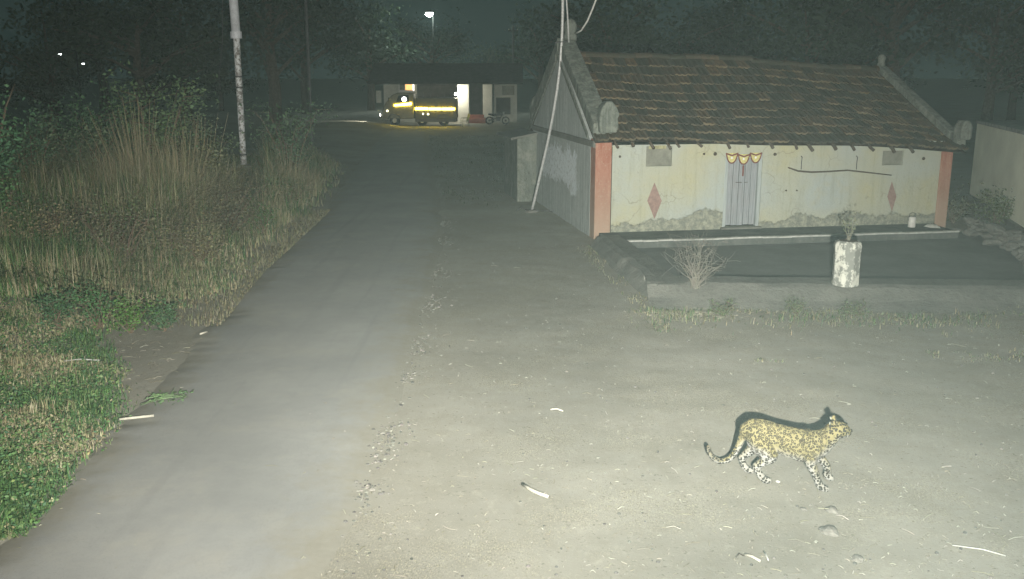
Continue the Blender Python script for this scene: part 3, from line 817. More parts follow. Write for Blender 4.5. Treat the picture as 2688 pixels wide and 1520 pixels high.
# ------------------------------------------------------------------ far buildings
M_farwall = simple('far_white_wall', (.55, .56, .50), .9, .1, .12, 2)
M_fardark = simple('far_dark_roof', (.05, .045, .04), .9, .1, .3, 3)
M_redstep = simple('red_step', (.33, .10, .06), .9, .1, .2, 4)
FY = 80.0
def fbox(par, u0, v0, u1, v1, Y, d, name, mat, bev=0.0, zmin=None):
    a = atY(u0, v0, Y) - par.location; b = atY(u1, v1, Y) - par.location
    return MB().box((a.x, a.y, b.z), (b.x, a.y + d, a.z)).build(name, mat, par, bevel=bev)
fh = empty('far_house', (atY(1180, 325, FY).x, FY, 0), 0, 'far white-walled house with dark veranda, lit by its own lamps', 'house')
fbox(fh, 1006, 212, 1090, 330, FY, 3.0, 'wall', M_farwall)
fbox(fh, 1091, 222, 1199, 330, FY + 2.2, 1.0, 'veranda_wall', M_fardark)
fbox(fh, 1200, 218, 1231, 330, FY, 2.6, 'wall', M_farwall)
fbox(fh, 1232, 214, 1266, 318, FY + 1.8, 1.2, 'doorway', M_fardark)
fbox(fh, 1267, 212, 1292, 330, FY, 2.6, 'wall', M_farwall)
fbox(fh, 1297, 222, 1357, 330, FY + .4, 2.2, 'wall', M_farwall)
fbox(fh, 1302, 256, 1340, 300, FY + .30, .098, 'window', M_fardark)
fbox(fh, 1300, 252.5, 1345, 255.5, FY + .2, .198, 'lintel_shelf', M_farwall)
fbox(fh, 1318, 225, 1350, 250, FY + .33, .068, 'painted_panel', M_board)
fbox(fh, 1230, 302, 1270, 312, FY - .9, .8, 'step', M_redstep)
fbox(fh, 1228, 312.5, 1274, 326, FY - 1.6, 1.6, 'step', M_redstep)
a = atY(975, 212, FY); b_ = atY(1372, 212, FY); zz = a.z
mb = MB(); mb.prism([(-2.2, zz - .15), (1.5, zz + 1.3), (1.6, zz + 1.45), (5.5, zz - .1), (5.5, zz - .25), (1.5, zz + 1.15), (-2.2, zz - .28)], a.x - fh.location.x, b_.x - fh.location.x, 'x')
mb.build('roof', M_fardark, fh)
# lit window high on the left wall
wf = fbox(fh, 1046, 213.5, 1088, 243, FY - .10, .098, 'window', M_white)
M_warm = emit('lit_orange', (1.0, .50, .16), 1.6)
def sub(par, u0, v0, u1, v1, Y, d, name, mat):
    a = atY(u0, v0, Y) - fh.location; b = atY(u1, v1, Y) - fh.location
    return MB().box((a.x, a.y, b.z), (b.x, a.y + d, a.z)).build(name, mat, par)
sub(wf, 1064, 216, 1082, 236, FY - .14, .038, 'pane', M_warm)
sub(wf, 1049, 216, 1062, 236, FY - .14, .038, 'pane', M_board)
sub(wf, 1083.5, 216, 1087, 238, FY - .14, .038, 'pane', emit('lit_white', (1, .95, .85), 3.0))
sub(wf, 1046, 238, 1086, 241, FY - .25, .15, 'sill', M_white)
fbox(fh, 987, 238, 1001, 270, FY - .2, .1, 'notice_board', M_farwall)
vl = bpy.data.lights.new('veranda_bulb', 'POINT'); vl.energy = 220; vl.color = (1, .93, .75); vl.shadow_soft_size = .06
vb = empty('veranda_lamp', atY(1196, 247, FY - .6), 0, 'small bright bulb on the corner of the far white wall', 'lamp')
MB().lathe([(.03, -.09), (.09, -.05), (.10, .0), (.07, .07), (.03, .10)], 10).build('bulb', emit('bulb_glass', (1, .97, .88), 18), vb, True)
MB().tube([(0, 0, .10), (0, .2, .16), (.1, .58, .16)], .025, 6).build('bracket', M_iron, vb)
vo = bpy.data.objects.new('veranda_bulb', vl); C.objects.link(vo); vo.parent = vb; vo.location = (.1, -.35, .1)

# parked truck seen from the side, with yellow reflective tape made to glow
TY = 74.0; sc_ = TY / FPX
tb = gp(1090, 325)
tk = empty('parked_truck', (atY(1090, 300, TY).x, TY, 0), 0, 'small truck parked before the far house with yellow reflective side tape made to glow', 'truck')
def tp(u, v): p = atY(u, v, TY); return p.x - tk.location.x, p.z
def tz(v): return tp(1090, v)[1]
M_truck = simple('truck_paint', (.11, .105, .04), .5, .4, .2, 4)
M_tcab = simple('cab_paint', (.19, .185, .13), .5, .4, .2, 4)
M_tyre = simple('tyre', (.03, .03, .03), .9, .1)
M_glassd = NT('dark_glass', .1, .5).color((.03, .035, .035)).m
M_strip = emit('yellow_strip', (1.0, .72, .05), 45.0)  # retroreflective tape, its returned light put in as emission
zg = 0.0
o1 = [tp(1004, 312), tp(1003, 292), tp(1012, 270), tp(1028, 250), tp(1042, 244), tp(1086, 243), tp(1087, 312)]
MB().prism(o1, 0, 1.9, 'y').build('cab', M_tcab, tk, bevel=.05)
o2 = [tp(1040, 268), tp(1046, 251), tp(1072, 249), tp(1074, 268)]
MB().prism(o2, -.02, -.003, 'y').build('side_window', M_glassd, tk)
a, b = tp(1089, 258), tp(1199, 312)
bed = MB().box((a[0], -.05, b[1]), (b[0], 2.0, a[1])).build('cargo_bed', M_truck, tk, bevel=.03)
for i in range(7):
    x = a[0] + (b[0] - a[0]) * (i + .5) / 7
    MB().box((x - .04, -.10, b[1] + .05), (x + .04, -.052, a[1] - .05)).build('stake', M_truck, bed)
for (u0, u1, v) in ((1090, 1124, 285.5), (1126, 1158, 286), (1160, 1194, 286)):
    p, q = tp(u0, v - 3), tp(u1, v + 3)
    MB().box((p[0], -.135, q[1]), (q[0], -.102, p[1])).build('reflective_tape', M_strip, tk, bevel=.01)
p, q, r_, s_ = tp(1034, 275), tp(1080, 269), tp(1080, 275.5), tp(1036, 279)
MB().prism([p, s_, r_, q], -.06, -.025, 'y').build('reflective_tape', M_strip, tk)
mb = MB(); mb.lathe([(.19, 0), (.19, .03), (.12, .06)], 18); o = mb.build('round_disc', emit('round_disc', (1, 1, .95), 5), tk); o.location = (tp(1061, 260.5)[0], -.003, tz(260.5)); o.rotation_euler = (R(90), 0, 0)  # pale round disc on the cab side, with emission
for (u, v) in ((1017, 291), (1111, 299), (1124, 299.5)):
    mb = MB(); mb.lathe([(.075, 0), (.06, .05)], 10); o = mb.build('marker_lamp', emit('marker_lamp', (1, .95, .6), 5), tk); o.location = (tp(u, v)[0], -.055, tz(v)); o.rotation_euler = (R(90), 0, 0)
MB().prism([tp(1018, 270), tp(1030, 252), tp(1036, 252), tp(1027, 271)], .02, 1.85, 'y').build('windscreen', M_glassd, tk)
MB().tube([(tp(1030, 262)[0], -.02, tz(262)), (tp(1024, 262)[0], -.30, tz(260))], .02, 6).build('mirror_arm', M_iron, tk)
MB().box((tp(1022, 262)[0] - .05, -.36, tz(268)), (tp(1022, 262)[0] + .05, -.28, tz(256))).build('mirror', M_iron, tk, bevel=.02)
for i in range(6):
    x = a[0] + (b[0] - a[0]) * (i + .2) / 6; MB().tube([(x, .0, a[1] - .1), (x + .03, .02, a[1] + random.uniform(.25, .5))], .02, 5).build('bed_post', M_iron, bed)
MB().box((a[0], -.06, tz(320)), (b[0] - .1, 1.9, b[1] - .003)).build('chassis', M_iron, tk)
for u in (1036, 1165, 1108):
    xx = tp(u, 318)[0]
    MB().tube([(xx + .52 * math.cos(t), -.02, .42 + .52 * math.sin(t)) for t in np.linspace(.2, math.pi - .2, 9)], .05, 6).build('mudguard', M_iron, tk)
    w = MB(); w.lathe([(.20, -.12), (.40, -.11), (.42, 0), (.40, .11), (.20, .12)], 20)
    o = w.build('wheel', M_tyre, tk); o.location = (tp(u, 318)[0], .12, .42); o.rotation_euler = (R(90), 0, 0)
    h = MB().lathe([(.19, .10), (.17, .135), (.06, .15)], 14).build('hub', M_white, o)
MB().box((tp(1003, 300)[0] - .15, .1, tz(316)), (tp(1003, 300)[0], 1.8, tz(305))).build('bumper', M_tcab, tk)
mb = MB(); mb.lathe([(.10, 0), (.11, .04)], 12); o = mb.build('headlight', emit('headlight', (1, .95, .8), 10), tk); o.location = (tp(1003, 302)[0] - .16, .3, tz(302)); o.rotation_euler = (0, R(-90), 0)
hd = bpy.data.lights.new('headlight_beam', 'SPOT'); hd.energy = 900; hd.spot_size = R(50); hd.spot_blend = .7; hd.color = (1, .95, .8); hd.shadow_soft_size = .08
ho = bpy.data.objects.new('headlight_beam', hd); C.objects.link(ho); ho.parent = tk; ho.location = o.location + Vector((-.1, 0, 0)); ho.rotation_euler = Vector((-1, .05, -.16)).to_track_quat('-Z', 'Y').to_euler()

# motorcycle and chair by the far house
mc = empty('motorcycle', (atY(1306, 318, 76.5).x, 76.5, 0), 0, 'dark motorcycle parked in front of the far house wall', 'motorcycle')
for x in (-.66, .66):
    w = MB(); n_ = 20
    w.tube([(x + .27 * math.cos(2*math.pi*k/n_), 0, .31 + .27 * math.sin(2*math.pi*k/n_)) for k in range(n_ + 1)], .05, 6); wo_ = w.build('wheel', M_tyre, mc)
    MB().tube([(x, -.05, .31), (x, .05, .31)], .09, 8).build('hub', M_iron, wo_)
MB().tube([(-.66, 0, .31), (-.2, 0, .45), (.2, 0, .45), (.42, 0, .85)], .05, 8).build('frame', M_iron, mc)
MB().tube([(-.05, 0, .78), (.15, 0, .84), (.38, 0, .80)], [.10, .15, .09], 10).build('fuel_tank', M_iron, mc, True)
MB().tube([(-.75, 0, .82), (-.4, 0, .76), (.0, 0, .76)], [.06, .10, .09], 8).build('seat', M_tyre, mc, True)
MB().tube([(.66, 0, .31), (.42, 0, .95)], .035, 8).build('fork', M_galv, mc)
MB().tube([(.34, -.34, 1.02), (.42, 0, .98), (.34, .34, 1.02)], .02, 6).build('handlebar', M_iron, mc)
MB().box((-.12, -.13, .28), (.24, .13, .60)).build('engine', M_iron, mc, bevel=.04)
mb = MB(); mb.lathe([(.09, 0), (.06, .10)], 10); o = mb.build('headlamp', M_white, mc); o.location = (.46, 0, .90); o.rotation_euler = (0, R(80), 0)
ch = empty('plastic_chair', (atY(1220, 327, 73).x, 73, 0), R(20), 'green plastic chair standing right of the truck', 'chair')
M_gpl = simple('green_plastic', (.16, .20, .13), .5, .4, .15)
MB().box((-.25, -.25, .42), (.25, .25, .46)).build('seat', M_gpl, ch, bevel=.02)
MB().prism([(.20, .46), (.25, .46), (.42, .98), (.36, .99)], -.24, .24, 'y').build('backrest', M_gpl, ch)
for sx, sy in ((-1, -1), (-1, 1), (1, -1), (1, 1)):
    MB().tube([(sx * .22, sy * .22, .43), (sx * .27, sy * .26, 0)], .022, 6).build('leg', M_gpl, ch)
for sy in (-1, 1): MB().tube([(-.24, sy * .25, .44), (-.2, sy * .27, .66), (.30, sy * .26, .68)], .02, 6).build('armrest', M_gpl, ch)

# far lamps
def lamp_post(name, u, v, Y, h_arm, label, power, head=.22, bulb=30.0, show_pole=True):
    p = atY(u, v, Y); e = empty(name, (p.x + h_arm, Y + .6, 0), 0, label, 'lamp')
    MB().tube([(0, 0, 0), (0, 0, p.z + .1)], .045 if Y > 60 else .035, 8).build('post', M_dark, e)
    MB().tube([(0, 0, p.z + .1), (-h_arm * .5, -.4, p.z + .22), (-h_arm, -.6, p.z + .12)], .03, 6).build('arm', M_dark, e)
    MB().lathe([(head * .3, -.05), (head, -.02), (head * .9, .10), (head * .3, .16)], 14, (-h_arm, -.6, p.z)).build('lamp_head', M_dark, e)
    MB().lathe([(head * .2, -head * .95), (head * .55, -head * .82), (head * .8, -head * .5), (head * .8, -head * .25), (head * .6, -.055)], 14, (-h_arm, -.6, p.z)).build('bulb', emit('far_bulb', (.92, 1, .97), bulb), e, True)
    if power:
        l = bpy.data.lights.new('street_light', 'POINT'); l.energy = power; l.color = (.85, 1, .95); l.shadow_soft_size = .15
        o = bpy.data.objects.new('street_light', l); C.objects.link(o); o.parent = e; o.location = (-h_arm, -.6, p.z - .5)
    return e
lamp_post('street_lamp', 1127, 32, 96, .3, 'bright white street lamp shining high above the truck', 900, .44, 200)
lamp_post('yard_lamp', 158, 140, 46, .5, 'farthest left of the two small distant yard lamps', 0, .07, 30)
lamp_post('yard_lamp', 218, 165, 44, .5, 'distant yard lamp just right of and below the other at far left', 0, .07, 30)
lamp_post('yard_lamp', 1696, 139, 44, .4, 'distant white lamp glinting just above the roof ridge', 0, .09, 30)
# thin far poles
def thin_pole(u0, v0, u1, v1, Y, r, label):
    a = gp(u1, v1) if v1 > 260 else None
    p0 = atY(u0, v0, Y); e = empty('utility_pole', (p0.x, Y, 0), 0, label, 'pole')
    MB().tube([(0, 0, -.05), (0, 0, p0.z)], r, 8).build('shaft', M_iron, e)
    MB().box((-.5, -.05, p0.z - .5), (.5, .05, p0.z - .40)).build('crossarm', M_fardark, e)
    for x in (-.42, 0, .42): MB().lathe([(.05, 0), (.06, .06), (.03, .14)], 8, (x, 0, p0.z - .40)).build('insulator', M_farwall, e)
thin_pole(798, -90, 803, 330, 52, .085, 'slim grey utility pole standing left of the street lamp')
thin_pole(1347, 68, 1352, 330, 92, .10, 'short slim utility pole behind the far house roof')

# ------------------------------------------------------------------ vegetation
def blades(name, items, mat, kind='stuff', label=None, cat=None, parent=None):
    """items: array rows x,y,z,h,w,ang,lean,r,g,b ; every blade = two quads, bent"""
    A = np.array(items, dtype=np.float32); n = len(A)
    x, y, z, h, w, a, ln = A[:, :7].T
    dx, dy = np.cos(a), np.sin(a); px_, py_ = -dy * w * .5, dx * w * .5
    V = np.zeros((n, 5, 3), np.float32)
    V[:, 0] = np.stack([x - px_, y - py_, z], 1); V[:, 1] = np.stack([x + px_, y + py_, z], 1)
    m = .55; mx, my = x + dx * ln * h * .28, y + dy * ln * h * .28
    V[:, 2] = np.stack([mx + px_ * .8, my + py_ * .8, z + h * m], 1); V[:, 3] = np.stack([mx - px_ * .8, my - py_ * .8, z + h * m], 1)
    V[:, 4] = np.stack([x + dx * ln * h, y + dy * ln * h, z + h * (1 - .35 * np.minimum(ln, 1.4))], 1)
    F = []
    base = (np.arange(n) * 5)[:, None]
    loops = np.concatenate([base + np.array([[0, 1, 2, 3]]), base + np.array([[3, 2, 4]])], 1).ravel()
    me = bpy.data.meshes.new(name); me.vertices.add(n * 5); me.vertices.foreach_set('co', V.ravel())
    me.loops.add(n * 7); me.loops.foreach_set('vertex_index', loops.astype(np.int32))
    me.polygons.add(n * 2)
    ls = (np.arange(n) * 7)[:, None] + np.array([[0, 4]]); me.polygons.foreach_set('loop_start', ls.ravel().astype(np.int32))
    me.update(calc_edges=True); me.validate()
    ca = me.color_attributes.new('Col', 'FLOAT_COLOR', 'POINT')
    col = np.ones((n, 5, 4), np.float32); col[:, :, :3] = A[:, None, 7:10]
    ca.data.foreach_set('color', col.ravel())
    me.materials.append(mat); o = bpy.data.objects.new(name, me); C.objects.link(o)
    if parent: o.parent = parent
    return tag(o, label, cat, kind=kind)
DRY = [(.33, .31, .19), (.25, .25, .14), (.37, .35, .24), (.20, .22, .12), (.28, .235, .14)]
GRN = [(.065, .145, .05), (.09, .175, .06), (.055, .12, .058), (.13, .19, .075)]
def road_left(y): return road_edges(y)[0]
def blade(x, y, h, w, lean, col, z=None):
    return (x, y, gh(x, y) - .01 if z is None else z, h, w, random.uniform(0, 6.283), lean, *vary(col))

# knee to head high dry grass on the bank
it = []
for k in range(90000):
    y = 15.2 + 26 * random.random() ** 1.25; xl = road_left(y) - .15; xmin = -.57 * y - .8
    if xmin > xl: continue
    x = random.uniform(xmin, xl)
    d = xl - x
    if random.random() > sm(-.1, 1.3, d + .7 * noise.noise(Vector((x * .8, y * .8, 33)))): continue
    cl = noise.noise(Vector((x * .55, y * .55, 4))); c2 = noise.noise(Vector((x * 1.9, y * 1.9, 11)))
    if cl + .5 * c2 < -.38: continue
    hh = (.45 + 1.1 * sm(.2, 3.0, d) + .65 * cl + .3 * c2) * random.uniform(.55, 1.1)
    if y < 19: hh *= .6
    hh = max(.10, hh * (.45 + .55 * sm(0, .9, d - .5 * random.random())))
    pu = 1344 + 2450 * x / (y + .6)
    if y > 21 and 575 < pu < 705: hh = min(hh, .3)
    g_ = noise.noise(Vector((x * .4, y * .4, 20)))
    col = random.choice(GRN) if random.random() < (.30 + .5 * sm(.0, .40, g_)) else random.choice(DRY)
    it.append(blade(x, y, hh, random.uniform(.007, .02), abs(random.gauss(.35, .35)) if random.random() < .5 else random.uniform(.5, 1.6), col))
blades('dry_grass', it, M_grass, label='tall dry grass covering the bank left of the road', cat='grass')

# tall dry clumps (things)
def clump(loc, n, h, spread, cols, label, lean=.38, wid=(.007, .016)):
    e = empty('grass_clump', (loc[0], loc[1], gh(loc[0], loc[1])), 0, label, 'grass clump', 'tall grass clumps on the bank')
    it = []
    for k in range(n):
        a = random.uniform(0, 6.283); r = spread * math.sqrt(random.random()) * .8
        x, y = r * math.cos(a), r * math.sin(a)
        b = (x, y, -.02, h * random.choice((random.uniform(.25, .7), random.uniform(.5, 1.0))) * (1 - .35 * r / spread), random.uniform(*wid), random.uniform(0, 6.283) if random.random() < .5 else a + random.gauss(0, .7), abs(random.gauss(lean, .35)), *vary(random.choice(cols)))
        it.append(b)
    blades('blades', it, M_grass, None, parent=e)
    sb = MB()
    for k in range(max(6, n // 90)):
        a = random.uniform(0, 6.283); r = spread * .45 * random.random(); hh = h * random.uniform(.7, 1.1)
        sb.tube([(r*math.cos(a), r*math.sin(a), 0), (r*math.cos(a)*1.3, r*math.sin(a)*1.3, hh*.6), (r*math.cos(a)*1.9, r*math.sin(a)*1.9, hh)], [.009, .006, .003], 4, col=vary((.33, .29, .18)))
    sb.build('stalks', M_straw, e)
    return e
clump((-9.6, 24.2), 3600, 2.9, 1.7, DRY, 'tallest dry grass clump at the middle of the bank')
clump((-8.3, 23.2), 2400, 2.3, 1.3, DRY[:3], 'dry grass clump leaning right of the tallest one')
clump((-8.9, 26.6), 2600, 2.4, 1.4, DRY, 'dry grass clump between the tall clump and the electricity pole')
clump((-7.3, 30.5), 2000, 1.5, 1.3, DRY[1:], 'dry grass clump in front of the electricity pole foot')
clump((-11.2, 22.0), 1600, 1.3, 1.1, GRN + DRY, 'half green grass clump near the left edge of the bank')
clump((-6.6, 24.5), 1200, .9, .9, DRY + GRN[:1], 'short dry clump close to the road edge')

# low green and dry ground cover near the camera, left
it = []
for k in range(64000):
    y = 7.2 + 9.5 * random.random(); xl = road_left(y); xmin = -.57 * y - .5
    x = random.uniform(xmin, xl + .1); d = xl - x
    m_ = noise.noise(Vector((x * .9, y * .9, 40))) + .4 * noise.noise(Vector((x * 3.2, y * 3.2, 44)))
    lim = np.interp(y, [7, 8.5, 10, 11.5, 12.6, 13.5, 15, 17], [.05, .15, .30, .75, 1.3, 1.7, 1.3, .6])
    if d < lim + .35 * m_ - .3 + .55 * random.random(): continue
    if y > 15.2 - 1.2 * random.random() and random.random() < .6: continue
    gg = noise.noise(Vector((x * .8, y * .8, 60))) + .4 * noise.noise(Vector((x * 3, y * 3, 61))) + .16
    col = random.choice(GRN) if random.random() < sm(-.35, .45, gg) else random.choice(DRY)
    it.append(blade(x, y, random.uniform(.03, .15) * (.6 + 1.8 * max(0, m_ + .15)), random.uniform(.007, .016), abs(random.gauss(.6, .5)), col))
blades('ground_cover', it, M_grass, label='low green and straw-coloured weeds at the near left corner', cat='weeds')
lm = MB()
for q in random.sample(it, min(9000, len(it))):
    leaf_quad(lm, Vector((q[0] + random.gauss(0, .05), q[1] + random.gauss(0, .05), q[2] + random.uniform(.01, .13))), random.uniform(.02, .055), random.choice(GRN + GRN + DRY[1:2]))
tag(lm.build('ground_cover_leaves', M_leaf, fixn=False), 'small weed leaves among the near left ground cover', 'weeds', kind='stuff')
# sparse dry stubble along the road side and in front of the kerb and lower right
it = []
for k in range(22000):
    mode = random.random()
    if mode < .42:
        y = random.uniform(12.2, 15.6); x = random.uniform(2.2, 9)
        if noise.noise(Vector((x * .7, y * .7, 70))) + .5 * noise.noise(Vector((x * 2.5, y * 2.5, 71))) < (.35 - .3 * sm(5.0, 8.0, x) - .35 * sm(14.4, 15.4, y)): continue
        col = random.choice(DRY + GRN[:2]) ; h = random.uniform(.02, .09)
    elif mode < .62:
        y = 15.1 - abs(random.gauss(0, .55)); x = random.uniform(1.9, 9.2)
        if noise.noise(Vector((x * .9, y * 1.3, 80))) + random.uniform(-.35, .35) < .12: continue
        col = random.choice(DRY + GRN); h = random.uniform(.03, .16)
    elif mode < .93:
        y = random.uniform(14, 27); x = road_left(y) - random.random() ** 2 * 1.2 + .1
        col = random.choice(DRY); h = random.uniform(.03, .16)
    else:
        y = random.uniform(15.5, 21.2); x = k0.x + (y - k0.y) / (k1.y - k0.y) * (k1.x - k0.x) - .12 - .35 * random.random() ** 2
        if noise.noise(Vector((x * 1.1, y * .9, 90))) + random.uniform(-.5, .3) < .0: continue
        col = random.choice(DRY + GRN[:1]); h = random.uniform(.03, .10)
    it.append(blade(x, y, h, random.uniform(.006, .013), abs(random.gauss(.8, .5)), col))
# grass beyond the yard, between road and far house
for k in range(9000):
    y = random.uniform(27, 62); xr_ = road_edges(y)[1]
    x = xr_ + .2 + random.random() * 6
    if x > -.2 and y < 33: continue
    if noise.noise(Vector((x * .6, y * .25, 50))) + random.uniform(-.4, .4) < .25 - .4 * sm(28, 36, y): continue
    if random.random() < .55: continue
    col = random.choice([(.06, .085, .04), (.085, .09, .045), (.05, .07, .035)]); it.append(blade(x, y, random.uniform(.03, .14), random.uniform(.012, .03), abs(random.gauss(.5, .3)), col))
it = [(*q[:7], q[7] * .72, q[8] * .72, q[9] * .72) for q in it]
blades('stubble', it, M_grass, label='sparse dry stubble and weeds on the dirt', cat='stubble')

# shrubs (each one a thing)
def shrub(name, loc, h, r, n, col, label, leaf=.07, cat='shrub', group='green shrubs on the bank', stems=7):
    e = empty(name, (loc[0], loc[1], gh(loc[0], loc[1])), 0, label, cat, group)
    sb = MB(); lb = MB(); tips = []
    for k in range(stems):
        a = 2 * math.pi * k / stems + random.uniform(-.4, .4); rr = r * random.uniform(.25, .8); hh = h * random.uniform(.6, 1)
        P = [Vector((0, 0, -.03))] + [Vector((rr * f ** 1.3 * math.cos(a) + random.gauss(0, .03), rr * f ** 1.3 * math.sin(a) + random.gauss(0, .03), hh * f)) for f in (.3, .6, .85, 1.0)]
        sb.tube(P, [.02 * h, .014 * h, .009 * h, .005 * h, .003], 5, col=vary((.13, .10, .07)))
        for q in range(5):
            i = random.randint(1, 3); t = P[i].lerp(P[i + 1], random.random()); tips.append(t)
            d = Vector((random.gauss(0, 1), random.gauss(0, 1), random.gauss(.3, .6))).normalized() * r * .4
            sb.tube([t, t + d], [.005 * h, .002], 4, col=vary((.13, .10, .07))); tips += [t + d * .6, t + d]
    for k in range(n):
        t = random.choice(tips); s = r * .16
        q = t + Vector((random.gauss(0, s), random.gauss(0, s), random.gauss(0, s)))
        if q.z < .05: q.z = .05 + random.random() * .1
        leaf_quad(lb, q, leaf * random.uniform(.6, 1.4), col)
    sb.build('branches', M_straw, e); lb.build('foliage', M_leaf, e, fixn=False); return e
shrub('leafy_shrub', (-10.4, 27.5), 3.3, 1.5, 2600, (.12, .19, .09), 'tall leafy shrub rising behind the tallest dry grass clump', .10)
shrub('leafy_shrub', (-12.3, 28.0), 2.6, 1.5, 2300, (.08, .16, .08), 'dark leafy shrub left of and behind the dry clump', .09)
shrub('leafy_shrub', (-11.6, 20.4), 3.9, 1.3, 3000, (.075, .17, .085), 'tall dark green shrub at the far left edge', .09)
shrub('leafy_shrub', (-10.5, 18.6), 1.6, 1.1, 1900, (.09, .19, .075), 'low bright green shrub at the left edge', .07)
shrub('leafy_shrub', (-7.9, 33.5), 2.6, 1.4, 1600, (.08, .14, .07), 'dim shrub beside the electricity pole', .10)
BR = [(-9.4, 18.8), (-8.0, 18.4), (-10.8, 20.2), (-7.8, 21.2), (-9.2, 22.4), (-6.9, 20.3), (-12.2, 22.9), (-7.2, 19.2), (-8.6, 20.0), (-10.0, 21.4), (-6.7, 21.6), (-7.4, 17.3), (-8.9, 17.6), (-6.6, 27.6), (-9.3, 30.5), (-6.3, 18.6), (-11.5, 24.4), (-12.9, 25.2), (-7.1, 23.2)]
for i, (x, y) in enumerate(BR):
    o = shrub('bramble', (x, y), random.uniform(.6, 1.45), random.uniform(.8, 1.3), 1400, random.choice([(.17, .165, .09), (.10, .14, .06), (.20, .18, .10), (.13, .13, .08)]), 'tangled brown-green bramble in the dry grass of the bank', .045, 'bramble', 'brambles on the bank', 11)
for (x, y, h, rr, n_, col, lab) in ((-13.6, 26.6, 2.3, 1.4, 2200, (.085, .16, .085), 'grey-green shrub far left behind the dark tall shrub'), (-9.8, 29.2, 2.5, 1.3, 2400, (.13, .18, .10), 'pale grey-green shrub right behind the dry clumps'),
        (-11.6, 25.6, 2.1, 1.2, 2000, (.12, .165, .09), 'dusty shrub tucked left of the tallest dry clump'), (-8.6, 25.4, 1.8, 1.1, 1800, (.15, .165, .085), 'olive shrub mixed into the dry clumps'),
        (-13.0, 23.2, 1.7, 1.2, 1800, (.075, .16, .075), 'green shrub low at the left frame edge behind the bright weed'), (-12.6, 33.0, 2.9, 1.5, 2000, (.09, .15, .08), 'tall grey shrub left of the electricity pole')):
    shrub('leafy_shrub', (x, y), h, rr, n_, col, lab, .085)
sb_pts = [((155, 870), .62, .34, 'bushy green weed clump left of the three by the verge', (.045, .105, .045)), ((262, 868), .72, .36, 'tallest bushy green weed clump, middle of the verge', (.05, .12, .045)),
          ((345, 872), .50, .42, 'bright green weed clump hanging over the verge edge', (.07, .15, .035)), ((432, 868), .42, .24, 'small dark green weed clump right of the verge row', (.05, .10, .045)),
          ((30, 680), .9, .5, 'bright green weed at the left frame edge', (.07, .16, .04)), ((690, 620), .8, .5, 'green weed clump beside the road in the middle distance', (.06, .12, .04))]
for (u, v), h, r, lab, col in sb_pts:
    p = gp(u, v); shrub('green_weed', p, h, r, 900, col, lab, .045, 'weed', 'green weed clumps on the verge', 9)
for (u, v, s) in ((1860, 792, .35), (1960, 800, .3), (2090, 800, .3), (2150, 806, .34), (2560, 800, .3)):
    p = gp(u, v)
for (u, v, h, lab) in ((2090, 832, .28, 'small green weed at the kerb front left of the planter'), (2240, 834, .24, 'small green weed at the kerb front just right of the planter'), (1900, 830, .26, 'small weed with straw at the kerb front near the dry bush')):
    shrub('kerb_weed', gp(u, v), h, .3, 420, (.075, .105, .05), lab, .03, 'weed', 'weeds along the kerb front', 8)
# shrub at the right wall and the bush beside the pale building
shrub('wall_bush', (12.2, 23.3), .95, .65, 900, (.075, .10, .045), 'dark bush between the rubble wall and the pale green building', .08, 'bush', 'bushes at the right', 8)
shrub('wall_bush', (11.75, 24.6), .8, .6, 600, (.09, .10, .06), 'pale scrubby bush just right of the house pillar', .07, 'bush', 'bushes at the right', 8)

# trees behind everything
def make_tree(seed, h, r, n, col, leaf):
    random.seed(seed)
    e = empty('dark_tree', (0, 0, 0))
    tb_ = MB(); tips = []
    tb_.tube([(0, 0, -.1), (.1, 0, h * .25), (-.1, .1, h * .5), (.1, 0, h * .78)], [.045 * h, .034 * h, .025 * h, .008 * h], 8)
    for k in range(15):
        a = random.uniform(0, 6.283); z0 = h * random.uniform(.22, .7); rr = r * random.uniform(.5, 1); z1 = z0 + h * random.uniform(.08, .28)
        P = [Vector((0, 0, z0)), Vector((rr*.5*math.cos(a), rr*.5*math.sin(a), (z0+z1)/2+.2)), Vector((rr*math.cos(a), rr*math.sin(a), z1))]
        tb_.tube(P, [.014*h, .009*h, .004*h], 5)
        tips += [P[1].lerp(P[2], t) for t in (.2, .5, .8, 1.0)]
    tips += [Vector((random.gauss(0, r*.25), random.gauss(0, r*.25), h * random.uniform(.6, .97))) for k in range(14)]
    tb_.build('trunk', M_bark, e)
    lb = MB()
    for k in range(n):
        t = random.choice(tips); s = r * .17
        leaf_quad(lb, t + Vector((random.gauss(0, s), random.gauss(0, s), random.gauss(0, s * .8))), leaf * random.uniform(.6, 1.4), col)
    lb.build('crown', M_leaf, e, fixn=False)
    return e
T0 = [make_tree(101, 9, 4.2, 3600, (.028, .05, .026), .34), make_tree(102, 11, 4.6, 3600, (.026, .046, .028), .36), make_tree(103, 7.5, 4.0, 3200, (.035, .052, .026), .30)]
random.seed(31)
spots = [(-44, 92), (-36, 84), (-30, 98), (-24, 70), (-19, 88), (-21, 54), (-14.5, 98), (-9, 108), (-3, 104), (3, 100), (8, 92), (13.5, 78), (20, 88), (27, 80), (34, 92), (16, 52), (23, 58), (31, 62), (40, 76), (-15.5, 62), (-27, 56), (6.5, 64)]
for i, (x, y) in enumerate(spots):
    o = T0[i] if i < 3 else copy_tree(T0[i % 3])
    o.location = (x, y, 0); s = random.uniform(.85, 1.25); o.scale = (s, s, s * random.uniform(.9, 1.1)); o.rotation_euler = (0, 0, random.uniform(0, 6.28))
    tag(o, 'dark leafy tree standing in the night behind the far yard', 'tree', 'dark trees in the background')

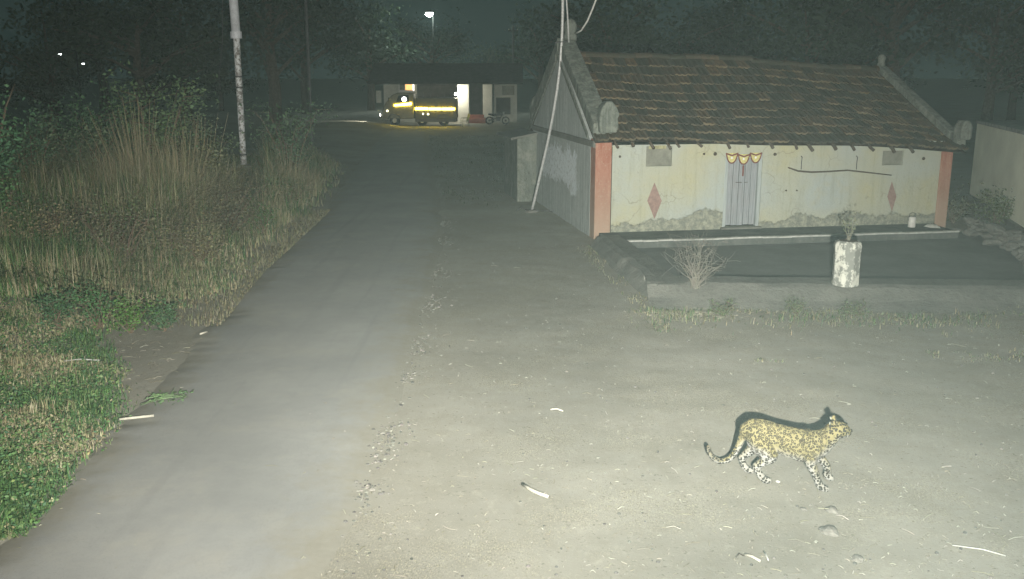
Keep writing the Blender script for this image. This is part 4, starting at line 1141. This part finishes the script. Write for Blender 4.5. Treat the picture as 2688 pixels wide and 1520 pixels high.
# ------------------------------------------------------------------ litter: straw, stones, twigs
lb = MB()
def straw_piece(mb, x, y, L, w, col, bend=.1, z=None):
    a = random.uniform(0, 6.283); d = Vector((math.cos(a), math.sin(a), 0)); n_ = Vector((-d.y, d.x, 0))
    z0 = (gh(x, y) + .012) if z is None else z
    p = Vector((x, y, z0)); b = random.uniform(-bend, bend) * L
    P = [p - d * L * .5 + Vector((0, 0, random.uniform(0, .012))), p + n_ * b + Vector((0, 0, random.uniform(.004, .02))), p + d * L * .5 + Vector((0, 0, random.uniform(0, .012)))]
    vs = []
    for q in P: vs += [q - n_ * w, q + n_ * w, q + Vector((0, 0, w * 1.1))]
    mb.add(vs, [(0, 2, 5, 3), (2, 1, 4, 5), (3, 5, 8, 6), (5, 4, 7, 8)], col)
STR = [(.27, .255, .185), (.33, .315, .25), (.21, .195, .135), (.42, .41, .35)]
for k in range(2000):
    u = random.uniform(0, 2688); v = 560 + 960 * random.random() ** .75; p = gp(u, v)
    xl, xr_ = road_edges(p.y)
    dens = .75
    if xl < p.x < xr_ + .05: dens = .04
    elif p.x < xl: dens = .45 if p.x > xl - 2.4 else .08
    if p.x > k1.x - .2 and p.y > 15.6: dens = .03
    if u > 1700 and v > 1250: dens = 1.0
    if random.random() > dens: continue
    zz_ = .05 if xl < p.x < xr_ else None
    straw_piece(lb, p.x, p.y, random.uniform(.012, .05) if random.random() < .93 else random.uniform(.07, .16), random.uniform(.0016, .0032), vary(random.choice(STR)), z=zz_)
# thicker straw band: foot of the kerb by the dry bush, verge, lower right
for k in range(520):
    if k < 260: p = gp(random.gauss(1840, 70), random.gauss(826, 7))
    elif k < 480: p = gp(random.gauss(420, 150), random.gauss(930, 50))
    else: p = gp(random.uniform(1750, 2688), random.uniform(1200, 1520))
    straw_piece(lb, p.x, p.y, random.uniform(.03, .13), random.uniform(.0018, .0036), vary(random.choice(STR[:3])))
tag(lb.build('straw_litter', M_straw, fixn=False), 'scattered bits of straw and chaff on the dirt', 'straw', kind='stuff')

# loose gravel along the crumbled road edge and about the yard
gb = MB()
ico = rock_mesh('pebble_form', 1.0, 2.0, M_stone); iv = np.array([v.co for v in ico.vertices]); 
import bmesh as _bm
b_ = _bm.new(); _bm.ops.create_icosphere(b_, subdivisions=1, radius=1); iv = [v.co.copy() for v in b_.verts]; iff = [tuple(v.index for v in f.verts) for f in b_.faces]; b_.free()
def pebble(x, y, r, z=None):
    z0 = gh(x, y) + r * .25 if z is None else z; rx = random.uniform(.7, 1.3); ry = random.uniform(.7, 1.3); c0 = vary(random.choice([(.14, .14, .125), (.18, .175, .155), (.09, .09, .082)]), .3)
    gb.add([(x + v.x * r * rx * random.uniform(.8, 1.2), y + v.y * r * ry * random.uniform(.8, 1.2), z0 + v.z * r * .7) for v in iv], iff, c0)
for k in range(2600):
    y = random.uniform(6, 26) if random.random() < .85 else random.uniform(8, 13)
    cl = noise.noise(Vector((y * .8, 2, 0)))
    if cl < .02 and random.random() < .88: continue
    x = road_edges(y)[1] + random.gauss(.10, .13 + .15 * max(0, cl))
    pebble(x, y, random.uniform(.006, .018) if random.random() < .93 else random.uniform(.016, .028))
for k in range(260):
    p = gp(random.uniform(900, 2688), random.uniform(640, 1520))
    if p.x > k1.x - .2 and p.y > 15.6: continue
    pebble(p.x, p.y, random.uniform(.006, .02))
tag(gb.build('gravel', M_straw, fixn=False), 'loose gravel along the crumbled right edge of the road', 'gravel', kind='stuff')

def stick(name, pts, r, col_mat, label, cat='stick'):
    P = [gp(u, v) + Vector((0, 0, z)) for u, v, z in pts]; o0 = P[0].copy()
    o = MB().tube([p - o0 for p in P], r, 7).build(name, col_mat, None, True); o.location = o0; return tag(o, label, cat)
stick('peeled_stick', [(315, 1114, .06), (360, 1110, .065), (405, 1104, .06)], .016, M_peeled, 'straight white peeled stick lying on the left of the road')
stick('peeled_stick', [(1372, 1276, .02), (1395, 1294, .03), (1415, 1303, .03), (1440, 1309, .02)], .017, M_peeled, 'curved pale stick lying in the middle of the dirt yard')
stick('peeled_stick', [(1956, 1462, .02), (1975, 1470, .03), (1996, 1479, .02)], .012, M_peeled, 'short white stick at the bottom of the yard below the leopard')
stick('twig', [(1932, 1466, .01), (1940, 1462, .03), (1952, 1462, .01)], .006, M_darkwood, 'short dark twig left of the bottom white stick', 'twig')
stick('twig', [(2005, 1450, .01), (2012, 1465, .02), (2017, 1474, .01)], .006, M_straw if False else M_ledgeedge, 'thin pale twig right of the bottom white stick', 'twig')
stick('peeled_stick', [(1445, 1078, .015), (1462, 1077, .02), (1478, 1082, .015)], .010, M_peeled, 'small pale stick in the yard above the curved stick')
stick('peeled_stick', [(525, 882, .03), (545, 876, .035)], .014, M_peeled, 'short white stick on the verge at the road edge')
stick('peeled_stick', [(170, 955, .04), (210, 952, .05), (262, 953, .04)], .008, M_ledgeedge, 'long thin straw-coloured stick on the verge below the weeds')
stick('long_twig', [(2500, 1434, .01), (2580, 1448, .02), (2640, 1462, .01)], .006, M_ledgeedge, 'long thin pale twig in the lower right corner', 'twig')
stick('bare_branch', [(230, 690, .3), (330, 610, .55), (420, 608, .6)], .012, M_ledgeedge, 'bare bent branch lying over the dry grass', 'branch')
# half-buried stones, lower right
for (u, v, r, lab) in ((2180, 1400, .085, 'largest half-buried stone in the dirt at lower right'), (2255, 1470, .05, 'round stone below the largest one at lower right'), (2185, 1342, .06, 'flat stone above the largest one at lower right'), (2110, 1338, .03, 'small dark stone left of the flat stone'), (2043, 1264, .02, 'small white pebble just in front of the hind paw')):
    p = gp(u, v); o = bpy.data.objects.new('stone', rock_mesh('stone', r, u * .01, M_stone if 'white' not in lab else M_whitedirty, .5)); C.objects.link(o); o.location = (p.x, p.y + r * .6, gh(p.x, p.y) + r * .12); tag(o, lab, 'stone', 'stones in the dirt')
# pulled-up green weed on the road
p = gp(440, 1060); e = empty('fallen_weed', (p.x, p.y, .04), 0, 'uprooted green weed lying on the left of the road', 'weed')
it = []; sbm = MB()
for k in range(9):
    a = random.uniform(-.5, .25); L = random.uniform(.25, .5)
    P = [Vector((.16, .10, .02)), Vector((.16 - L * .5 * math.cos(a), .10 - L * .5 * math.sin(a + .5), random.uniform(.02, .06))), Vector((.16 - L * math.cos(a), .10 - L * math.sin(a + .6), .015))]
    sbm.tube(P, [.006, .005, .003], 5, col=vary((.12, .17, .09)))
sbm.build('stalks', M_straw, e)
lf = MB()
for k in range(130):
    leaf_quad(lf, Vector((random.uniform(-.24, .22), random.uniform(-.14, .20), random.uniform(.015, .05))), random.uniform(.03, .08), (.10, .17, .075), .3, .3)
lf.build('foliage', M_leaf, e, fixn=False)

# ------------------------------------------------------------------ the leopard
def leopard():
    p = gp(2075, 1267)
    L = empty('leopard', (p.x, p.y, 0), R(-20), 'spotted leopard walking right across the dirt yard, tail hanging', 'leopard')
    balls = []
    def chain(pts, n=8):
        # pts: (x, y, z, rw, rh)
        for a, b in zip(pts[:-1], pts[1:]):
            for i in range(n):
                t = i / n; balls.append([a[k] + (b[k] - a[k]) * t for k in range(5)])
        balls.append(list(pts[-1]))
    # trunk, neck
    chain([(-.425, 0, .475, .080, .090), (-.37, 0, .478, .105, .128), (-.28, 0, .465, .118, .145), (-.16, 0, .435, .118, .148), (-.03, 0, .410, .124, .158),
           (.08, 0, .392, .128, .165), (.16, 0, .395, .120, .160), (.22, 0, .425, .108, .140), (.275, 0, .475, .094, .112), (.325, 0, .53, .084, .092), (.365, 0, .57, .076, .080)], 5)
    # shoulder blades
    for s in (-1, 1): chain([(.12, s * .07, .49, .045, .055), (.16, s * .09, .40, .06, .085)], 4)
    # head, turned slightly away
    hy = .05
    chain([(.345, .0, .575, .084, .086), (.385, .012, .592, .086, .084), (.415, .025, .590, .076, .074), (.442, hy - .008, .575, .060, .058), (.462, hy, .563, .052, .048)], 5)
    chain([(.42, hy - .01, .545, .048, .036), (.455, hy, .538, .042, .030)], 4)      # jaw
    for s in (-1, 1): chain([(.385, .012 + s * .046, .565, .048, .048), (.42, .028 + s * .034, .553, .040, .040)], 3)  # cheeks
    for s in (-1, 1): chain([(.350, .003 + s * .058, .646, .028, .026), (.342, .0 + s * .070, .674, .027, .027), (.338, s * .074, .694, .016, .017)], 3)  # ears
    # near hind (right, y<0): planted
    def leg(pts): chain([(x, y, z, r * 1.16, r * 1.16) for x, y, z, r in pts], 8)
    chain([(-.34, -.055, .46, .085, .115), (-.27, -.08, .37, .082, .125), (-.20, -.085, .285, .062, .088)], 6)
    leg([(-.19, -.08, .285, .058), (-.25, -.082, .215, .043), (-.325, -.082, .155, .032), (-.30, -.082, .10, .029), (-.262, -.082, .052, .030), (-.235, -.082, .032, .033), (-.195, -.082, .024, .028)])
    # far hind (left): trailing behind
    chain([(-.36, .055, .46, .075, .10), (-.37, .075, .37, .066, .095), (-.36, .08, .285, .05, .07)], 6)
    leg([(-.36, .08, .285, .055), (-.42, .085, .215, .040), (-.475, .085, .155, .031), (-.462, .085, .10, .028), (-.44, .085, .055, .029), (-.41, .085, .038, .032), (-.375, .085, .030, .027)])
    # near fore (right): planted forward
    chain([(.19, -.085, .40, .062, .09), (.165, -.09, .31, .050, .070)], 6)
    leg([(.165, -.09, .31, .055), (.175, -.09, .25, .043), (.215, -.088, .17, .035), (.245, -.085, .10, .031), (.262, -.085, .055, .031), (.285, -.085, .034, .034), (.325, -.085, .025, .029)])
    # far fore (left): lifted, swinging
    chain([(.20, .085, .40, .060, .085), (.215, .09, .32, .048, .066)], 6)
    leg([(.215, .09, .32, .052), (.255, .088, .25, .041), (.315, .085, .185, .033), (.33, .085, .13, .029), (.32, .085, .095, .030), (.335, .085, .075, .030), (.365, .085, .068, .025)])
    # belly line
    chain([(-.20, 0, .385, .07, .06), (0, 0, .345, .08, .065), (.14, 0, .325, .08, .07)], 6)
    # tail
    leg([(-.43, 0, .49, .045), (-.475, 0, .40, .034), (-.505, 0, .30, .030), (-.545, 0, .205, .027), (-.60, 0, .145, .026), (-.67, .0, .118, .026), (-.735, .0, .14, .025), (-.775, .0, .19, .024), (-.795, .0, .25, .021)])
    import bmesh
    bm = bmesh.new()
    unit = bmesh.new(); bmesh.ops.create_icosphere(unit, subdivisions=2, radius=1)
    uv_ = [v.co.copy() for v in unit.verts]; uf = [[v.index for v in f.verts] for f in unit.faces]; unit.free()
    vs = []; fs = []
    for (x, y, z, rw, rh) in balls:
        o = len(vs); rl = (rw + rh) * .5
        vs += [(x + v.x * rl, y + v.y * rw, z + v.z * rh) for v in uv_]; fs += [[i + o for i in f] for f in uf]
    bm.free()
    me = bpy.data.meshes.new('leopard_raw'); me.from_pydata(vs, [], fs)
    tmp = bpy.data.objects.new('leopard_raw', me); C.objects.link(tmp)
    m = tmp.modifiers.new('r', 'REMESH'); m.mode = 'VOXEL'; m.voxel_size = .009
    m2 = tmp.modifiers.new('s', 'SMOOTH'); m2.factor = .5; m2.iterations = 5
    dg = bpy.context.evaluated_depsgraph_get(); ev = tmp.evaluated_get(dg); body = bpy.data.meshes.new_from_object(ev)
    bpy.data.objects.remove(tmp); bpy.data.meshes.remove(me)
    body.name = 'body'
    n = len(body.vertices); co = np.zeros(n * 3, np.float32); body.vertices.foreach_get('co', co); co = co.reshape(-1, 3)
    no = np.zeros(n * 3, np.float32); body.vertices.foreach_get('normal', no); no = no.reshape(-1, 3)
    x, y, z = co.T
    def sst(a, b, v): t = np.clip((v - a) / (b - a), 0, 1); return t * t * (3 - 2 * t)
    # how pale the coat is: belly, legs, throat, underside of tail
    axis_z = np.interp(x, [-.8, -.43, -.28, -.03, .17, .27, .36, .5], [.2, .47, .46, .41, .39, .47, .57, .56])
    belly = sst(-.02, -.17, z - axis_z) * sst(.55, .2, no[:, 2] + .35)
    legs = sst(.31, .09, z) * (x > -.52)
    inner = sst(.3, .8, np.abs(no[:, 1])) * ((no[:, 1] * y) < 0) * (z < .4)
    tail = sst(-.50, -.56, x) * sst(.2, -.5, no[:, 2])
    chin = sst(.36, .43, x) * sst(.556, .534, z)
    pale = np.clip(np.maximum.reduce([belly, legs * .8, inner * .6, tail, chin]), 0, 1)
    solid = np.clip(np.maximum.reduce([sst(.36, .22, z) , sst(.22, .34, x), sst(-.46, -.52, x), pale * .6]), 0, 1)   # solid spots instead of rosettes
    darkt = np.clip(sst(-.60, -.70, x), 0, 1)
    ca = body.color_attributes.new('Coat', 'FLOAT_COLOR', 'POINT')
    ca.data.foreach_set('color', np.stack([pale, solid, darkt, np.ones(n)], 1).astype(np.float32).ravel())
    g = NT('leopard_coat', .8, .15)
    at = g.attr('Coat'); sx = g.n('ShaderNodeSeparateColor'); g.l(at, sx.inputs[0]); pale_, solid_, dark_ = sx.outputs[0], sx.outputs[1], sx.outputs[2]
    warp = g.n('ShaderNodeTexNoise'); g.l(g.obj, warp.inputs['Vector']); warp.inputs['Scale'].default_value = 30; warp.inputs['Detail'].default_value = 2
    wv = g.n('ShaderNodeVectorMath', operation='MULTIPLY_ADD'); g.l(warp.outputs['Color'], wv.inputs[0]); wv.inputs[1].default_value = (.011, .011, .011); g.l(g.obj, wv.inputs[2])
    v1 = g.voro(41, wv.outputs[0], rnd=.85)
    brk = g.noise(80, 2, .5)
    ring = g.math('SUBTRACT', g.math('ABSOLUTE', g.math('SUBTRACT', v1, .40)), g.math('MULTIPLY', g.math('SUBTRACT', brk, .5), .30))
    ring = g.ramp(ring, [(.115, .88), (.175, 0.0)])
    sp = g.ramp(g.math('ADD', g.voro(42, wv.outputs[0], rnd=.8), g.math('MULTIPLY', g.math('SUBTRACT', brk, .5), .25)), [(.44, 1.0), (.52, 0.0)])
    spots_ = g.mix(solid_, ring, sp)
    fur = g.noise(140, 3, .6)
    gold = g.mix(fur, (.142, .124, .055), (.18, .16, .078))
    inner_r = g.ramp(v1, [(.30, 1.0), (.42, 0.0)])
    gold = g.mix(g.math('MULTIPLY', inner_r, .45), gold, (.118, .095, .040))
    basec = g.mix(pale_, gold, g.mix(fur, (.215, .215, .20), (.275, .272, .258)))
    basec = g.mix(g.math('MULTIPLY', dark_, .6), basec, (.12, .12, .11))
    g.color(g.mix(spots_, basec, (.020, .017, .012)))
    g.bump(fur, .25, .01)
    body.materials.append(g.m); body.polygons.foreach_set('use_smooth', [True] * len(body.polygons))
    o = bpy.data.objects.new('body', body); C.objects.link(o); o.parent = L
    # eyes, nose
    mdark = NT('eye_dark', .15, .6).color((.02, .018, .01)).m
    for s in (-1, 1):
        mb = MB(); mb.lathe([(.002, -.009), (.008, -.006), (.010, 0), (.008, .006), (.002, .009)], 10); e_ = mb.build('eye', mdark, L, True); e_.location = (.452, hy - .012 + s * .040, .603)
    mb = MB(); mb.lathe([(.006, -.008), (.014, -.004), (.015, .004), (.007, .010)], 10); e_ = mb.build('nose', mdark, L, True); e_.location = (.506, hy + .004, .580); e_.rotation_euler = (0, R(60), 0)
    # white ear backs spots
    for s in (-1, 1):
        mb = MB(); mb.lathe([(.017, 0), (.012, .006), (.003, .009)], 10); e_ = mb.build('ear_spot', M_board, L, True); e_.location = (.316, s * .072, .672); e_.rotation_euler = (0, R(-95), s * .5)
    # whiskers
    mb = MB()
    for s in (-1, 1):
        for k in range(4): mb.tube([(.475, hy + s * .04, .552 + k * .005), (.475, hy + s * .11, .549 + k * .012)], .0012, 4)
    mb.build('whiskers', M_white, L)
    return L
leopard()

# added volume: stands in for lens veil glare, lifts the dark tones
ADDED_HAZE = True
if ADDED_HAZE:
    hm = bpy.data.materials.new('added_haze'); hm.use_nodes = True; t = hm.node_tree; t.nodes.clear()
    out = t.nodes.new('ShaderNodeOutputMaterial'); pv = t.nodes.new('ShaderNodeVolumePrincipled')
    pv.inputs['Color'].default_value = (.66, .90, .88, 1); pv.inputs['Density'].default_value = .00072; pv.inputs['Anisotropy'].default_value = 0.0
    t.links.new(pv.outputs[0], out.inputs['Volume'])
    o = MB().box((-70, -6, -1.2), (70, 135, 16)).build('glare_haze', hm); tag(o, 'thin volume added over the yard as a stand-in for lens glare', 'glare_haze', kind='stuff')
